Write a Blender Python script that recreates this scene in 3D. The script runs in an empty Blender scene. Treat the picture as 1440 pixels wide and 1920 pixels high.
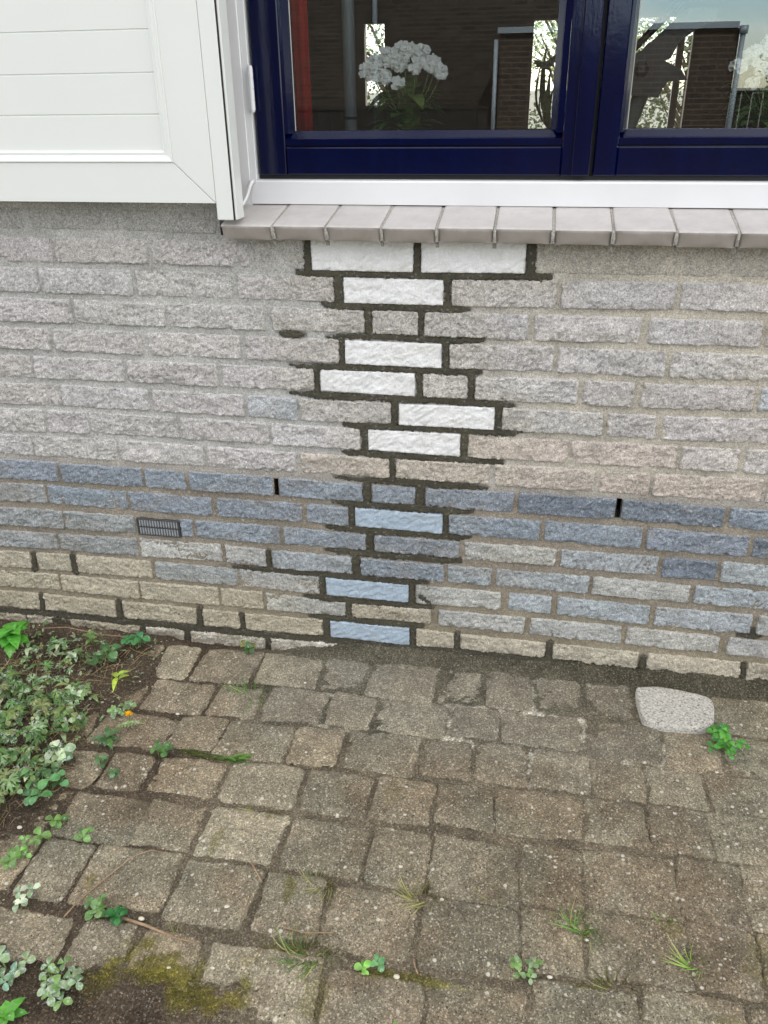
import bpy, math, random
import numpy as np
from mathutils import Matrix, Vector

# ------------------------------------------------------------------ camera, sky, sun, exposure
scene = bpy.context.scene
def make_camera():
    yaw, pitch, roll = -0.190156, -0.471035, -0.014775
    fwd = np.array([math.sin(yaw)*math.cos(pitch), math.cos(yaw)*math.cos(pitch), math.sin(pitch)])
    right = np.array([math.cos(yaw), -math.sin(yaw), 0.0]); up = np.cross(right, fwd)
    r = math.cos(roll)*right + math.sin(roll)*up
    u = -math.sin(roll)*right + math.cos(roll)*up
    cd = bpy.data.cameras.new('camera'); co = bpy.data.objects.new('camera', cd)
    scene.collection.objects.link(co)
    m = Matrix(((r[0], u[0], -fwd[0], 0.0), (r[1], u[1], -fwd[1], -1.61156), (r[2], u[2], -fwd[2], 1.18873), (0, 0, 0, 1)))
    co.matrix_world = m
    cd.sensor_fit = 'HORIZONTAL'; cd.sensor_width = 36.0; cd.lens = 36.0*1567.19/1440.0
    cd.clip_start = 0.02; cd.clip_end = 500.0
    scene.camera = co
make_camera()
scene.render.resolution_x = 768; scene.render.resolution_y = 1024
scene.view_settings.view_transform = 'Standard'; scene.view_settings.look = 'None'
scene.view_settings.gamma = 1.0; scene.view_settings.exposure = 0.0
EXPOSURE = 1.02
scene.view_settings.exposure = EXPOSURE

SUN_ELEV, SUN_AZ = math.radians(42.0), math.radians(25.0)     # azimuth from +Y (behind the house) towards +X
world = bpy.data.worlds.new("World"); scene.world = world; world.use_nodes = True
def make_world():
    nt = world.node_tree; N = nt.nodes; L = nt.links; N.clear()
    out = N.new('ShaderNodeOutputWorld'); mix = N.new('ShaderNodeMixShader')
    sky = N.new('ShaderNodeTexSky'); sky.sky_type = 'NISHITA'; sky.sun_disc = False
    sky.sun_elevation = SUN_ELEV; sky.sun_rotation = SUN_AZ; sky.air_density = 1.0; sky.dust_density = 0.2; sky.ozone_density = 2.5
    b1 = N.new('ShaderNodeBackground'); b1.inputs[1].default_value = 0.15; L.new(sky.outputs[0], b1.inputs[0])
    b2 = N.new('ShaderNodeBackground'); b2.inputs[0].default_value = (1.0, 0.972, 0.93, 1); b2.inputs[1].default_value = 1.25
    tc = N.new('ShaderNodeTexCoord'); mp = N.new('ShaderNodeMapping'); mp.inputs['Scale'].default_value = (1, 1, 2.6)
    mp.inputs['Location'].default_value = (2.1, 0.4, 1.0)
    L.new(tc.outputs['Generated'], mp.inputs[0])
    no = N.new('ShaderNodeTexNoise'); no.inputs['Scale'].default_value = 3.2; no.inputs['Detail'].default_value = 8
    no.inputs['Roughness'].default_value = 0.55; L.new(mp.outputs[0], no.inputs['Vector'])
    cr = N.new('ShaderNodeValToRGB'); cr.color_ramp.elements[0].position = 0.38; cr.color_ramp.elements[1].position = 0.56
    dt = N.new('ShaderNodeVectorMath'); dt.operation = 'DOT_PRODUCT'; gd = Vector((0.30, -1.0, 0.14)).normalized(); dt.inputs[1].default_value = gd
    L.new(tc.outputs['Generated'], dt.inputs[0])            # a break in the clouds low over the houses opposite
    gm = N.new('ShaderNodeMapRange'); gm.inputs[1].default_value = 0.90; gm.inputs[2].default_value = 0.995; gm.inputs[3].default_value = 0.0; gm.inputs[4].default_value = 0.085
    L.new(dt.outputs['Value'], gm.inputs[0]); sb = N.new('ShaderNodeMath'); sb.operation = 'SUBTRACT'
    L.new(no.outputs['Fac'], sb.inputs[0]); L.new(gm.outputs[0], sb.inputs[1]); L.new(sb.outputs[0], cr.inputs[0])
    n2 = N.new('ShaderNodeTexNoise'); n2.inputs['Scale'].default_value = 5.0; n2.inputs['Detail'].default_value = 6
    L.new(mp.outputs[0], n2.inputs['Vector'])
    mr = N.new('ShaderNodeMapRange'); mr.inputs[1].default_value = 0.35; mr.inputs[2].default_value = 0.7
    mr.inputs[3].default_value = 1.05; mr.inputs[4].default_value = 2.3
    L.new(n2.outputs['Fac'], mr.inputs[0]); L.new(mr.outputs[0], b2.inputs[1])
    L.new(cr.outputs[0], mix.inputs[0]); L.new(b1.outputs[0], mix.inputs[1]); L.new(b2.outputs[0], mix.inputs[2])
    L.new(mix.outputs[0], out.inputs[0])
make_world()
def make_sun():
    ld = bpy.data.lights.new('sun', 'SUN'); ld.energy = 2.2; ld.angle = math.radians(0.5); ld.color = (1.0, 0.95, 0.87)
    o = bpy.data.objects.new('sun', ld); scene.collection.objects.link(o)
    d = Vector((math.sin(SUN_AZ)*math.cos(SUN_ELEV), math.cos(SUN_AZ)*math.cos(SUN_ELEV), math.sin(SUN_ELEV)))
    o.rotation_euler = d.to_track_quat('Z', 'Y').to_euler()
make_sun()

# ------------------------------------------------------------------ helpers
COL = scene.collection
rng = random.Random(7)
def srgb(r, g, b):
    f = lambda c: (c/255/12.92) if c/255 <= 0.04045 else ((c/255+0.055)/1.055)**2.4
    return (f(r), f(g), f(b))
def finish(o, parent=None, label=None, cat=None, group=None, kind=None):
    COL.objects.link(o)
    if parent is not None: o.parent = parent
    for k, v in (('label', label), ('category', cat), ('group', group), ('kind', kind)):
        if v: o[k] = v
    return o
def empty(name, loc=(0, 0, 0), label=None, cat=None, group=None):
    o = bpy.data.objects.new(name, None); o.location = loc; o.empty_display_size = 0.05
    return finish(o, None, label, cat, group)
def np_mesh(name, V, F, mat, parent=None, cols=None, smooth=True, **kw):
    """V (n,3), F (m,4) or list of tuples -> linked object; with a parent at p, V stays in world metres"""
    V = np.asarray(V, dtype=np.float64)
    q = parent
    while q is not None: V = V - np.array(q.location)[None, :]; q = q.parent
    me = bpy.data.meshes.new(name)
    if isinstance(F, np.ndarray):
        n = F.shape[1]
        me.vertices.add(len(V)); me.vertices.foreach_set('co', V.ravel().astype(np.float32))
        me.loops.add(F.size); me.loops.foreach_set('vertex_index', F.ravel().astype(np.int32))
        me.polygons.add(len(F)); me.polygons.foreach_set('loop_start', np.arange(0, F.size, n, dtype=np.int32))
        me.polygons.foreach_set('loop_total', np.full(len(F), n, dtype=np.int32))
    else:
        me.from_pydata([tuple(v) for v in V], [], [tuple(f) for f in F])
    me.update(calc_edges=True); me.validate()
    if cols is not None:
        a = me.color_attributes.new('Col', 'FLOAT_COLOR', 'POINT')
        c = np.ones((len(V), 4), dtype=np.float32); c[:, :3] = cols; a.data.foreach_set('color', c.ravel())
    me.polygons.foreach_set('use_smooth', np.full(len(me.polygons), bool(smooth)))
    me.materials.append(mat)
    o = bpy.data.objects.new(name, me)
    return finish(o, parent, kw.get('label'), kw.get('cat'), kw.get('group'), kw.get('kind'))
class MB:
    """collects simple solids into one mesh"""
    def __init__(s): s.v = []; s.f = []; s.c = []; s.col = (1, 1, 1)
    def add(s, vs, fs):
        k = len(s.v); s.v += [tuple(v) for v in vs]; s.f += [tuple(i+k for i in f) for f in fs]; s.c += [s.col]*len(vs)
    def box(s, x0, x1, y0, y1, z0, z1, ch=0.0):
        if ch <= 0:
            vs = [(x, y, z) for x in (x0, x1) for y in (y0, y1) for z in (z0, z1)]
            s.add(vs, [(0, 1, 3, 2), (4, 6, 7, 5), (0, 4, 5, 1), (2, 3, 7, 6), (0, 2, 6, 4), (1, 5, 7, 3)]); return
        # chamfered box: 24 vertices
        c = ch; X = (x0, x1); Y = (y0, y1); Z = (z0, z1); vs = []; idx = {}
        for i in (0, 1):
            for j in (0, 1):
                for k in (0, 1):
                    sx, sy, sz = (1-2*i), (1-2*j), (1-2*k)
                    for a in range(3):
                        p = [X[i]+sx*c, Y[j]+sy*c, Z[k]+sz*c]; p[a] = (X[i], Y[j], Z[k])[a]
                        idx[(i, j, k, a)] = len(vs); vs.append(tuple(p))
        fs = []
        for i in (0, 1): fs.append([idx[(i, j, k, 0)] for j, k in ((0, 0), (1, 0), (1, 1), (0, 1))])
        for j in (0, 1): fs.append([idx[(i, j, k, 1)] for i, k in ((0, 0), (1, 0), (1, 1), (0, 1))])
        for k in (0, 1): fs.append([idx[(i, j, k, 2)] for i, j in ((0, 0), (1, 0), (1, 1), (0, 1))])
        for j in (0, 1):
            for k in (0, 1): fs.append([idx[(0, j, k, 1)], idx[(1, j, k, 1)], idx[(1, j, k, 2)], idx[(0, j, k, 2)]])
        for i in (0, 1):
            for k in (0, 1): fs.append([idx[(i, 0, k, 0)], idx[(i, 1, k, 0)], idx[(i, 1, k, 2)], idx[(i, 0, k, 2)]])
        for i in (0, 1):
            for j in (0, 1): fs.append([idx[(i, j, 0, 0)], idx[(i, j, 1, 0)], idx[(i, j, 1, 1)], idx[(i, j, 0, 1)]])
        for i in (0, 1):
            for j in (0, 1):
                for k in (0, 1): fs.append([idx[(i, j, k, 0)], idx[(i, j, k, 1)], idx[(i, j, k, 2)]])
        s.add(vs, fs)
    def prism(s, poly, axis, a0, a1):
        """poly in the two other axes (order x,y,z without axis), extruded a0..a1"""
        n = len(poly); vs = []
        for a in (a0, a1):
            for p in poly:
                q = list(p); q.insert(axis, a); vs.append(tuple(q))
        fs = [tuple(range(n)), tuple(range(2*n-1, n-1, -1))] + [(i, (i+1) % n, n+(i+1) % n, n+i) for i in range(n)]
        s.add(vs, fs)
    def tube(s, pts, radii, n=8, caps=True):
        pts = [Vector(p) for p in pts]
        if not isinstance(radii, (list, tuple)): radii = [radii]*len(pts)
        vs = []; ref = None
        for i, p in enumerate(pts):
            d = (pts[min(i+1, len(pts)-1)] - pts[max(i-1, 0)]).normalized()
            if ref is None: ref = Vector((0, 0, 1)) if abs(d.z) < 0.9 else Vector((1, 0, 0))
            a = d.cross(ref).normalized(); b = d.cross(a).normalized(); ref = -b if ref.dot(-b) > 0 else b
            a = d.cross(ref).normalized(); b = d.cross(a).normalized()
            for k in range(n):
                t = 2*math.pi*k/n; vs.append(tuple(p + radii[i]*(math.cos(t)*a + math.sin(t)*b)))
        fs = []
        for i in range(len(pts)-1):
            for k in range(n): fs.append((i*n+k, i*n+(k+1) % n, (i+1)*n+(k+1) % n, (i+1)*n+k))
        if caps: fs += [tuple(range(n-1, -1, -1)), tuple(range((len(pts)-1)*n, len(pts)*n))]
        s.add(vs, fs)
    def ball(s, c, r, seg=8, rings=5, sc=(1, 1, 1)):
        vs = [(c[0], c[1], c[2]-r*sc[2])]
        for i in range(1, rings):
            ph = -math.pi/2 + math.pi*i/rings
            for k in range(seg):
                t = 2*math.pi*k/seg
                vs.append((c[0]+r*sc[0]*math.cos(ph)*math.cos(t), c[1]+r*sc[1]*math.cos(ph)*math.sin(t), c[2]+r*sc[2]*math.sin(ph)))
        vs.append((c[0], c[1], c[2]+r*sc[2])); fs = []
        for k in range(seg): fs.append((0, 1+(k+1) % seg, 1+k))
        for i in range(rings-2):
            for k in range(seg): a = 1+i*seg; fs.append((a+k, a+(k+1) % seg, a+seg+(k+1) % seg, a+seg+k))
        a = 1+(rings-2)*seg; t = len(vs)-1
        for k in range(seg): fs.append((a+k, a+(k+1) % seg, t))
        s.add(vs, fs)
    def build(s, name, mat, parent=None, smooth=False, **kw):
        o = np_mesh(name, np.array(s.v), s.f, mat, parent, np.array(s.c), smooth, **kw)
        return o
# ---- numpy noise
def _h(ix, iy, seed):
    n = (ix.astype(np.int64)*374761393 + iy.astype(np.int64)*668265263 + seed*1442695041) & 0xffffffff
    n = ((n ^ (n >> 13))*1274126177) & 0xffffffff
    n = n ^ (n >> 16)
    return (n & 0xffff)/65535.0
def vnoise(x, y, seed=0):
    xi = np.floor(x); yi = np.floor(y); fx = x-xi; fy = y-yi
    fx = fx*fx*fx*(fx*(fx*6-15)+10); fy = fy*fy*fy*(fy*(fy*6-15)+10)
    a = _h(xi, yi, seed); b = _h(xi+1, yi, seed); c = _h(xi, yi+1, seed); d = _h(xi+1, yi+1, seed)
    return (a*(1-fx)+b*fx)*(1-fy) + (c*(1-fx)+d*fx)*fy - 0.5
def fbm(x, y, seed=0, oct=4, gain=0.5, lac=2.03):
    s = 0.0; a = 1.0
    for i in range(oct):
        s = s + a*vnoise(x, y, seed+i*17); x = x*lac+3.1; y = y*lac+1.7; a *= gain
    return s
def sstep(a, b, x):
    t = np.clip((x-a)/(b-a), 0, 1); return t*t*(3-2*t)
def coords(L, step, edges):
    n = max(2, int(round((L-2*edges[-1])/step)))
    mid = np.linspace(edges[-1], L-edges[-1], n+1)
    return np.concatenate([edges[:-1], mid, [L-e for e in edges[:-1]][::-1]])
def grid_faces(nx, ny, k=0):
    i, j = np.meshgrid(np.arange(nx-1), np.arange(ny-1), indexing='ij')
    a = (i*ny + j).ravel()
    return np.stack([a, a+ny, a+ny+1, a+1], 1) + k
# ---- node materials
def mat_new(name):
    m = bpy.data.materials.new(name); m.use_nodes = True; nt = m.node_tree
    for n in list(nt.nodes): nt.nodes.remove(n)
    out = nt.nodes.new('ShaderNodeOutputMaterial'); b = nt.nodes.new('ShaderNodeBsdfPrincipled')
    nt.links.new(b.outputs[0], out.inputs[0]); return m, nt, b
def node(nt, t, **kw):
    n = nt.nodes.new(t)
    for k, v in kw.items():
        if k.startswith('i_'): n.inputs[k[2:].replace('_', ' ')].default_value = v
        else: setattr(n, k, v)
    return n
def ramp(nt, src, stops):
    r = nt.nodes.new('ShaderNodeValToRGB'); e = r.color_ramp.elements
    while len(e) < len(stops): e.new(0.5)
    for k, (p, c) in enumerate(stops):
        e[k].position = p; e[k].color = (*c, 1) if len(c) == 3 else c
    nt.links.new(src, r.inputs[0]); return r.outputs[0]
def mixc(nt, fac, a, b, mode='MIX'):
    m = nt.nodes.new('ShaderNodeMix'); m.data_type = 'RGBA'; m.blend_type = mode
    for sock, v in ((m.inputs[0], fac), (m.inputs[6], a), (m.inputs[7], b)):
        if isinstance(v, (int, float)): sock.default_value = v
        elif isinstance(v, tuple): sock.default_value = (*v, 1) if len(v) == 3 else v
        else: nt.links.new(v, sock)
    return m.outputs[2]
def pos(nt, scale=(1, 1, 1)):
    g = nt.nodes.new('ShaderNodeNewGeometry'); m = nt.nodes.new('ShaderNodeMapping'); m.inputs['Scale'].default_value = scale
    nt.links.new(g.outputs['Position'], m.inputs[0]); return m.outputs[0]
def noise(nt, vec, scale, detail=4, rough=0.55):
    n = nt.nodes.new('ShaderNodeTexNoise'); n.inputs['Scale'].default_value = scale
    n.inputs['Detail'].default_value = detail; n.inputs['Roughness'].default_value = rough
    nt.links.new(vec, n.inputs['Vector']); return n.outputs['Fac']
def node_noise_color(nt, vec, scale):
    n = nt.nodes.new('ShaderNodeTexNoise'); n.inputs['Scale'].default_value = scale; n.inputs['Detail'].default_value = 2
    nt.links.new(vec, n.inputs['Vector']); return n.outputs['Color']
def voro(nt, vec, scale, out='Distance'):
    n = nt.nodes.new('ShaderNodeTexVoronoi'); n.inputs['Scale'].default_value = scale
    nt.links.new(vec, n.inputs['Vector']); return n.outputs[out]
def bump(nt, b, h, strength, dist):
    n = nt.nodes.new('ShaderNodeBump'); n.inputs['Strength'].default_value = strength; n.inputs['Distance'].default_value = dist
    nt.links.new(h, n.inputs['Height']); nt.links.new(n.outputs[0], b.inputs['Normal']); return n
def math2(nt, op, a, b):
    n = nt.nodes.new('ShaderNodeMath'); n.operation = op
    for s, v in ((n.inputs[0], a), (n.inputs[1], b)):
        if isinstance(v, (int, float)): s.default_value = v
        else: nt.links.new(v, s)
    return n.outputs[0]
def attr(nt): 
    a = nt.nodes.new('ShaderNodeAttribute'); a.attribute_name = 'Col'; return a.outputs['Color']
def gray(v): return (v, v, v)
def simple(name, col, rough=0.5, metal=0.0, nscale=20, var=0.12, bmp=0.0, spec=0.5, coat=0.0):
    m, nt, b = mat_new(name); p = pos(nt)
    n = noise(nt, p, nscale, 5)
    c = ramp(nt, n, [(0.3, tuple(max(0, x*(1-var)) for x in col)), (0.7, tuple(min(1, x*(1+var)) for x in col))])
    nt.links.new(c, b.inputs['Base Color']); b.inputs['Roughness'].default_value = rough; b.inputs['Metallic'].default_value = metal
    b.inputs['Specular IOR Level'].default_value = spec; b.inputs['Coat Weight'].default_value = coat
    if bmp > 0: bump(nt, b, noise(nt, p, nscale*8, 5), 1.0, bmp)
    return m
def vcol_mat(name, rough, speck=0.0, bscale=400, bdist=0.0006, spec=0.3, nvar=0.25, nscale=90):
    """vertex colour times fine mineral variation"""
    m, nt, b = mat_new(name); p = pos(nt); a = attr(nt)
    n1 = noise(nt, p, nscale, 6, 0.65)
    v = ramp(nt, n1, [(0.25, gray(1-nvar)), (0.5, gray(1.0)), (0.75, gray(1+nvar*0.8))])
    c = mixc(nt, 1.0, a, v, 'MULTIPLY')
    n2 = noise(nt, p, nscale*3.2, 3, 0.7)      # crystals
    v = ramp(nt, n2, [(0.33, gray(1-nvar*1.5)), (0.5, gray(1.0)), (0.67, gray(1+nvar*1.5))])
    c = mixc(nt, 1.0, c, v, 'MULTIPLY')
    if speck > 0:
        wp = mixc(nt, 0.006, p, node_noise_color(nt, p, 300)); vo = voro(nt, wp, 300, 'Color'); sep = node(nt, 'ShaderNodeSeparateColor'); nt.links.new(vo, sep.inputs[0])
        w = ramp(nt, sep.outputs[0], [(0.955, gray(0)), (0.975, gray(speck))])
        c = mixc(nt, w, c, (0.75, 0.74, 0.72))
        d = ramp(nt, sep.outputs[1], [(0.93, gray(0)), (0.96, gray(speck*0.6))])
        c = mixc(nt, d, c, (0.09, 0.085, 0.08))
    nt.links.new(c, b.inputs['Base Color']); b.inputs['Roughness'].default_value = rough
    b.inputs['Specular IOR Level'].default_value = spec
    bump(nt, b, noise(nt, p, bscale, 5, 0.7), 1.0, bdist)
    return m
COURSES=[
[(-1253,-1046,983,982,941,940,'s'),(-1030,-837,981,980,940,940,'s'),(-829,-634,980,977,940,935,'s')],
[(-1202,-992,926,925,875,875,'g'),(-984,-783,925,925,875,876,'g'),(-775,-570,925,922,876,874,'g'),(-563,-459,922,919,874,872,'s'),(-446,-245,919,920,871,871,'W'),(-232,-35,920,921,871,874,'W'),(-18,36,921,920,874,875,'s'),(44,234,920,918,875,876,'s'),(243,423,918,915,876,877,'s')],
[(-1257,-1038,863,864,813,812,'g'),(-1031,-827,864,864,812,812,'g'),(-817,-613,864,862,812,812,'g'),(-600,-403,862,860,812,810,'g'),(-384,-187,860,860,809,810,'W'),(-172,24,860,863,810,811,'g'),(34,239,863,866,811,815,'g'),(247,436,866,865,815,815,'g')],
[(-1186,-974,800,800,748,749,'g'),(-966,-764,800,798,750,749,'g'),(-756,-550,798,799,749,749,'g'),(-535,-343,799,797,749,751,'g'),(-328,-235,797,797,750,750,'g'),(-224,-22,797,799,750,748,'g'),(-11,184,799,799,748,750,'g'),(199,398,799,799,750,751,'g'),(408,590,799,800,751,752,'g')],
[(-1247,-1038,738,736,688,688,'g'),(-1025,-826,736,737,688,686,'g'),(-809,-608,737,737,686,687,'g'),(-596,-397,737,736,687,687,'g'),(-386,-188,736,736,686,685,'W'),(-174,29,736,738,685,688,'g'),(37,238,738,737,687,686,'g'),(248,440,737,737,686,688,'g')],
[(-1311,-1093,675,675,624,624,'g'),(-1086,-876,675,674,624,625,'g'),(-866,-664,674,675,625,625,'g'),(-653,-453,675,673,625,626,'g'),(-440,-241,673,674,626,623,'W'),(-226,-135,674,671,623,622,'g'),(-121,81,671,675,622,625,'g'),(91,187,675,673,624,623,'g'),(201,407,673,675,623,626,'g'),(417,508,675,676,627,628,'q')],
[(-1262,-1038,609,612,557,561,'g'),(-1033,-829,612,610,561,562,'g'),(-818,-612,610,609,562,560,'g'),(-601,-493,609,607,560,558,'q'),(-487,-292,607,607,558,560,'g'),(-276,-78,607,610,560,560,'W'),(-64,135,610,609,560,560,'g'),(144,237,609,609,560,559,'g'),(250,454,609,614,559,562,'g')],
[(-1313,-1090,548,551,489,496,'g'),(-1082,-983,551,550,496,499,'g'),(-978,-770,550,550,499,500,'g'),(-762,-560,550,549,500,499,'g'),(-554,-359,549,547,499,500,'g'),(-342,-146,547,548,500,496,'W'),(-131,72,547,547,496,497,'p'),(79,284,547,548,497,499,'p'),(292,402,548,549,499,498,'g'),(412,601,550,551,498,498,'g')],
[(-1357,-1136,482,486,433,435,'g'),(-1131,-923,487,488,435,436,'g'),(-919,-716,488,486,436,436,'g'),(-706,-504,486,484,436,437,'g'),(-493,-296,484,482,437,437,'p'),(-283,-84,482,486,437,437,'p'),(-73,130,485,485,436,436,'p'),(142,240,485,486,436,436,'p'),(248,456,486,487,436,436,'p'),(464,663,487,489,436,436,'p')],
[(-1304,-1084,422,422,369,372,'b'),(-1074,-872,422,421,372,373,'b'),(-865,-767,421,422,373,374,'b'),(-758,-560,422,422,374,375,'b'),(-546,-356,422,418,375,375,'b'),(-337,-239,418,418,375,374,'b'),(-219,-30,418,423,373,374,'b'),(-19,180,423,424,374,376,'d'),(193,394,424,421,376,374,'d'),(404,590,421,422,374,375,'b')],
[(-1342,-1127,358,361,309,312,'c'),(-1121,-919,361,360,312,310,'b'),(-913,-712,360,359,310,312,'b'),(-698,-498,359,361,312,314,'b'),(-487,-390,361,360,314,313,'b'),(-376,-179,360,359,313,311,'N'),(-167,29,359,360,311,312,'b'),(39,240,360,362,312,311,'b'),(250,453,362,358,311,311,'b'),(461,654,358,356,311,307,'d')],
[(-1309,-1096,293,295,240,246,'c'),(-1092,-911,295,296,246,249,'c'),(-796,-765,297,297,250,251,'b'),(-756,-554,297,298,251,252,'b'),(-545,-352,298,294,252,253,'b'),(-333,-142,294,295,253,252,'b'),(-130,68,295,295,252,252,'h'),(78,281,295,295,251,248,'l'),(291,401,295,295,248,247,'d'),(409,596,295,297,247,246,'l')],
[(-1340,-1124,227,230,180,186,'c'),(-1117,-913,230,236,186,186,'c'),(-907,-700,236,238,186,190,'h'),(-690,-591,237,235,190,187,'h'),(-578,-386,234,232,186,186,'l'),(-366,-174,232,232,187,189,'b'),(-166,-68,232,233,189,188,'l'),(-58,144,233,233,188,188,'l'),(152,355,233,232,188,188,'h'),(364,557,232,232,188,186,'l')],
[(-1408,-1207,166,171,119,123,'y'),(-1190,-1100,172,175,123,125,'y'),(-1082,-886,175,175,126,126,'y'),(-876,-667,175,175,126,126,'c'),(-662,-466,175,172,126,124,'h'),(-451,-254,172,172,124,123,'N'),(-238,-44,172,174,123,128,'h'),(-28,68,174,174,128,127,'l'),(81,279,174,171,127,122,'l'),(292,491,171,171,122,123,'l'),(504,696,171,170,123,123,'h')],
[(-1348,-1143,109,113,59,67,'y'),(-1136,-929,113,114,67,63,'y'),(-924,-721,114,116,63,64,'y'),(-715,-609,116,115,64,66,'y'),(-602,-405,115,107,66,67,'h'),(-391,-203,107,111,68,70,'y'),(-185,13,111,112,70,67,'h'),(25,227,112,111,67,64,'h'),(237,435,111,108,64,65,'h'),(452,645,108,108,64,61,'h')],
[(-1417,-1210,49,49,-2,1,'y'),(-1198,-1000,49,50,1,0,'y'),(-982,-785,50,50,0,2,'y'),(-769,-673,50,49,2,3,'y'),(-659,-462,50,52,3,5,'y'),(-446,-252,52,53,5,3,'N'),(-238,-146,53,50,3,6,'y'),(-133,63,50,47,6,7,'y'),(80,270,47,46,6,1,'y'),(290,490,46,47,0,-2,'y'),(504,691,47,47,-1,-2,'y')],
[(-1436,-1262,-24,-16,-74,-73,'y'),(-1255,-1153,-16,-17,-73,-73,'k'),(-1135,-944,-17,-17,-72,-71,'y'),(-928,-826,-17,-17,-70,-68,'k'),(-810,-614,-17,-12,-68,-65,'k'),(-600,-421,-12,-9,-65,-60,'k'),(-405,-224,-9,-6,-60,-57,'y'),(-209,-9,-6,-4,-56,-53,'y'),(9,198,-4,-8,-53,-55,'y'),(213,411,-8,-12,-55,-58,'y'),(425,616,-13,-17,-58,-60,'y')],
]
FRESH=[
[(-450,926,7.4),(-454,865,7.5)],
[(-239,926,6.1),(-239,868,6.2)],
[(-28,928,7.2),(-25,870,8.8)],
[(-476,867,3.6),(-457,865,4.1),(-388,866,5.6),(-190,866,5.0),(-8,869,6.3),(7,871,5.4)],
[(-394,864,8.0),(-394,803,8.1)],
[(-181,864,6.1),(-178,805,6.2)],
[(-428,808,2.1),(-409,804,4.7),(-390,803,6.3),(-283,804,5.7),(-186,804,6.7),(-152,803,4.1),(-139,804,2.0)],
[(-336,800,6.4),(-335,745,6.5)],
[(-232,799,5.8),(-230,745,5.8)],
[(-423,740,1.1),(-392,743,3.3),(-337,745,5.4),(-235,744,5.9),(-156,743,5.8),(-108,745,3.7)],
[(-391,739,5.0),(-391,679,5.0)],
[(-180,740,5.8),(-180,681,5.9)],
[(-504,681,1.7),(-485,677,4.6),(-440,677,5.7),(-284,680,6.1),(-189,680,6.1),(-114,680,5.5)],
[(-448,674,5.1),(-446,617,5.8)],
[(-234,677,6.0),(-232,618,6.1)],
[(-127,675,6.4),(-129,618,7.0)],
[(-506,618,1.2),(-471,617,4.1),(-443,616,6.4),(-240,617,6.3),(-109,617,7.4),(-67,617,5.1),(-40,613,2.3)],
[(-284,614,6.1),(-284,555,6.2)],
[(-72,613,6.4),(-70,558,6.5)],
[(-391,556,3.6),(-376,553,5.4),(-285,555,6.5),(-74,557,7.6),(-42,555,4.7),(-21,562,1.2)],
[(-350,551,5.7),(-350,490,5.8)],
[(-140,554,6.0),(-137,492,6.1)],
[(-395,490,3.7),(-343,490,5.6),(-144,490,6.1),(-60,490,4.8)],
[(-291,487,5.8),(-290,429,5.9)],
[(-418,431,1.9),(-380,429,5.1),(-297,430,7.0),(-228,429,7.6),(-125,429,5.0),(-89,429,2.5)],
[(-348,421,8.3),(-348,371,8.4)],
[(-231,422,8.7),(-230,369,8.2)],
[(-425,370,2.6),(-406,369,5.3),(-346,369,7.2),(-227,369,7.8),(-134,368,5.8),(-118,371,2.6)],
[(-383,366,6.7),(-384,305,6.8)],
[(-174,366,5.8),(-172,307,5.9)],
[(-440,307,2.1),(-418,305,5.5),(-384,305,7.5),(-179,307,8.0),(-144,304,6.7),(-121,309,2.7)],
[(-342,305,7.3),(-342,246,7.4)],
[(-446,246,2.8),(-398,245,6.3),(-349,245,7.7),(-226,244,7.6),(-154,243,6.2),(-140,245,4.1)],
[(-380,242,8.1),(-373,182,10.1)],
[(-586,229,4.6),(-587,183,5.9)],
[(-673,179,3.7),(-594,179,5.2),(-464,180,7.3),(-363,179,7.9),(-263,180,7.2),(-216,182,4.3)],
[(-459,175,6.5),(-461,115,6.6)],
[(-247,177,6.8),(-249,116,6.9)],
[(-226,141,7.3),(-206,128,5.8)],
[(-501,115,3.8),(-454,114,6.8),(-351,114,5.9),(-250,115,7.4),(-198,116,2.9)],
[(-399,112,5.8),(-399,61,5.9)],
[(-491,60,3.9),(-405,60,6.9),(-314,60,6.8),(-225,61,5.3)],
[(-453,58,8.6),(-457,-8,8.8)],
[(-245,58,7.0),(-244,-6,7.1)],
[(-140,48,5.6),(-142,-4,6.3)],
[(72,47,5.4),(71,-9,7.3)],
[(281,31,5.8),(284,-12,8.7)],
[(494,40,3.9),(500,-15,6.7)],
[(-668,43,5.5),(-669,-12,6.3)],
[(-776,54,5.6),(-778,-10,9.3)],
[(-990,46,5.9),(-995,-10,6.7)],
[(-1203,45,4.6),(-1210,-10,6.2)],
[(-1381,-15,7.1),(-1212,-11,7.8),(-1012,-12,8.4),(-889,-11,8.3),(-677,-10,8.9),(-609,-10,8.1),(-460,-5,8.7),(-341,-8,7.9),(-132,-1,8.5),(75,-5,9.1),(285,-12,9.8),(555,-15,10.4),(645,-17,10.3)],
[(-1174,-30,13.9),(-1143,-55,17.4)],
[(-934,-18,6.6),(-941,-70,7.5)],
[(-814,-17,8.7),(-820,-75,10.3)],
[(-603,-12,5.5),(-608,-66,6.3)],
[(-514,744,5.5),(-494,743,7.2),(-472,742,5.5)],
[(-1197,163,5.9),(-1205,122,6.8)],
[(-1090,173,5.8),(-1092,125,8.8)],
[(474,116,5.6),(501,117,7.0),(513,118,3.5)],
[(497,133,3.2),(499,119,4.3)],
]
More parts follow.
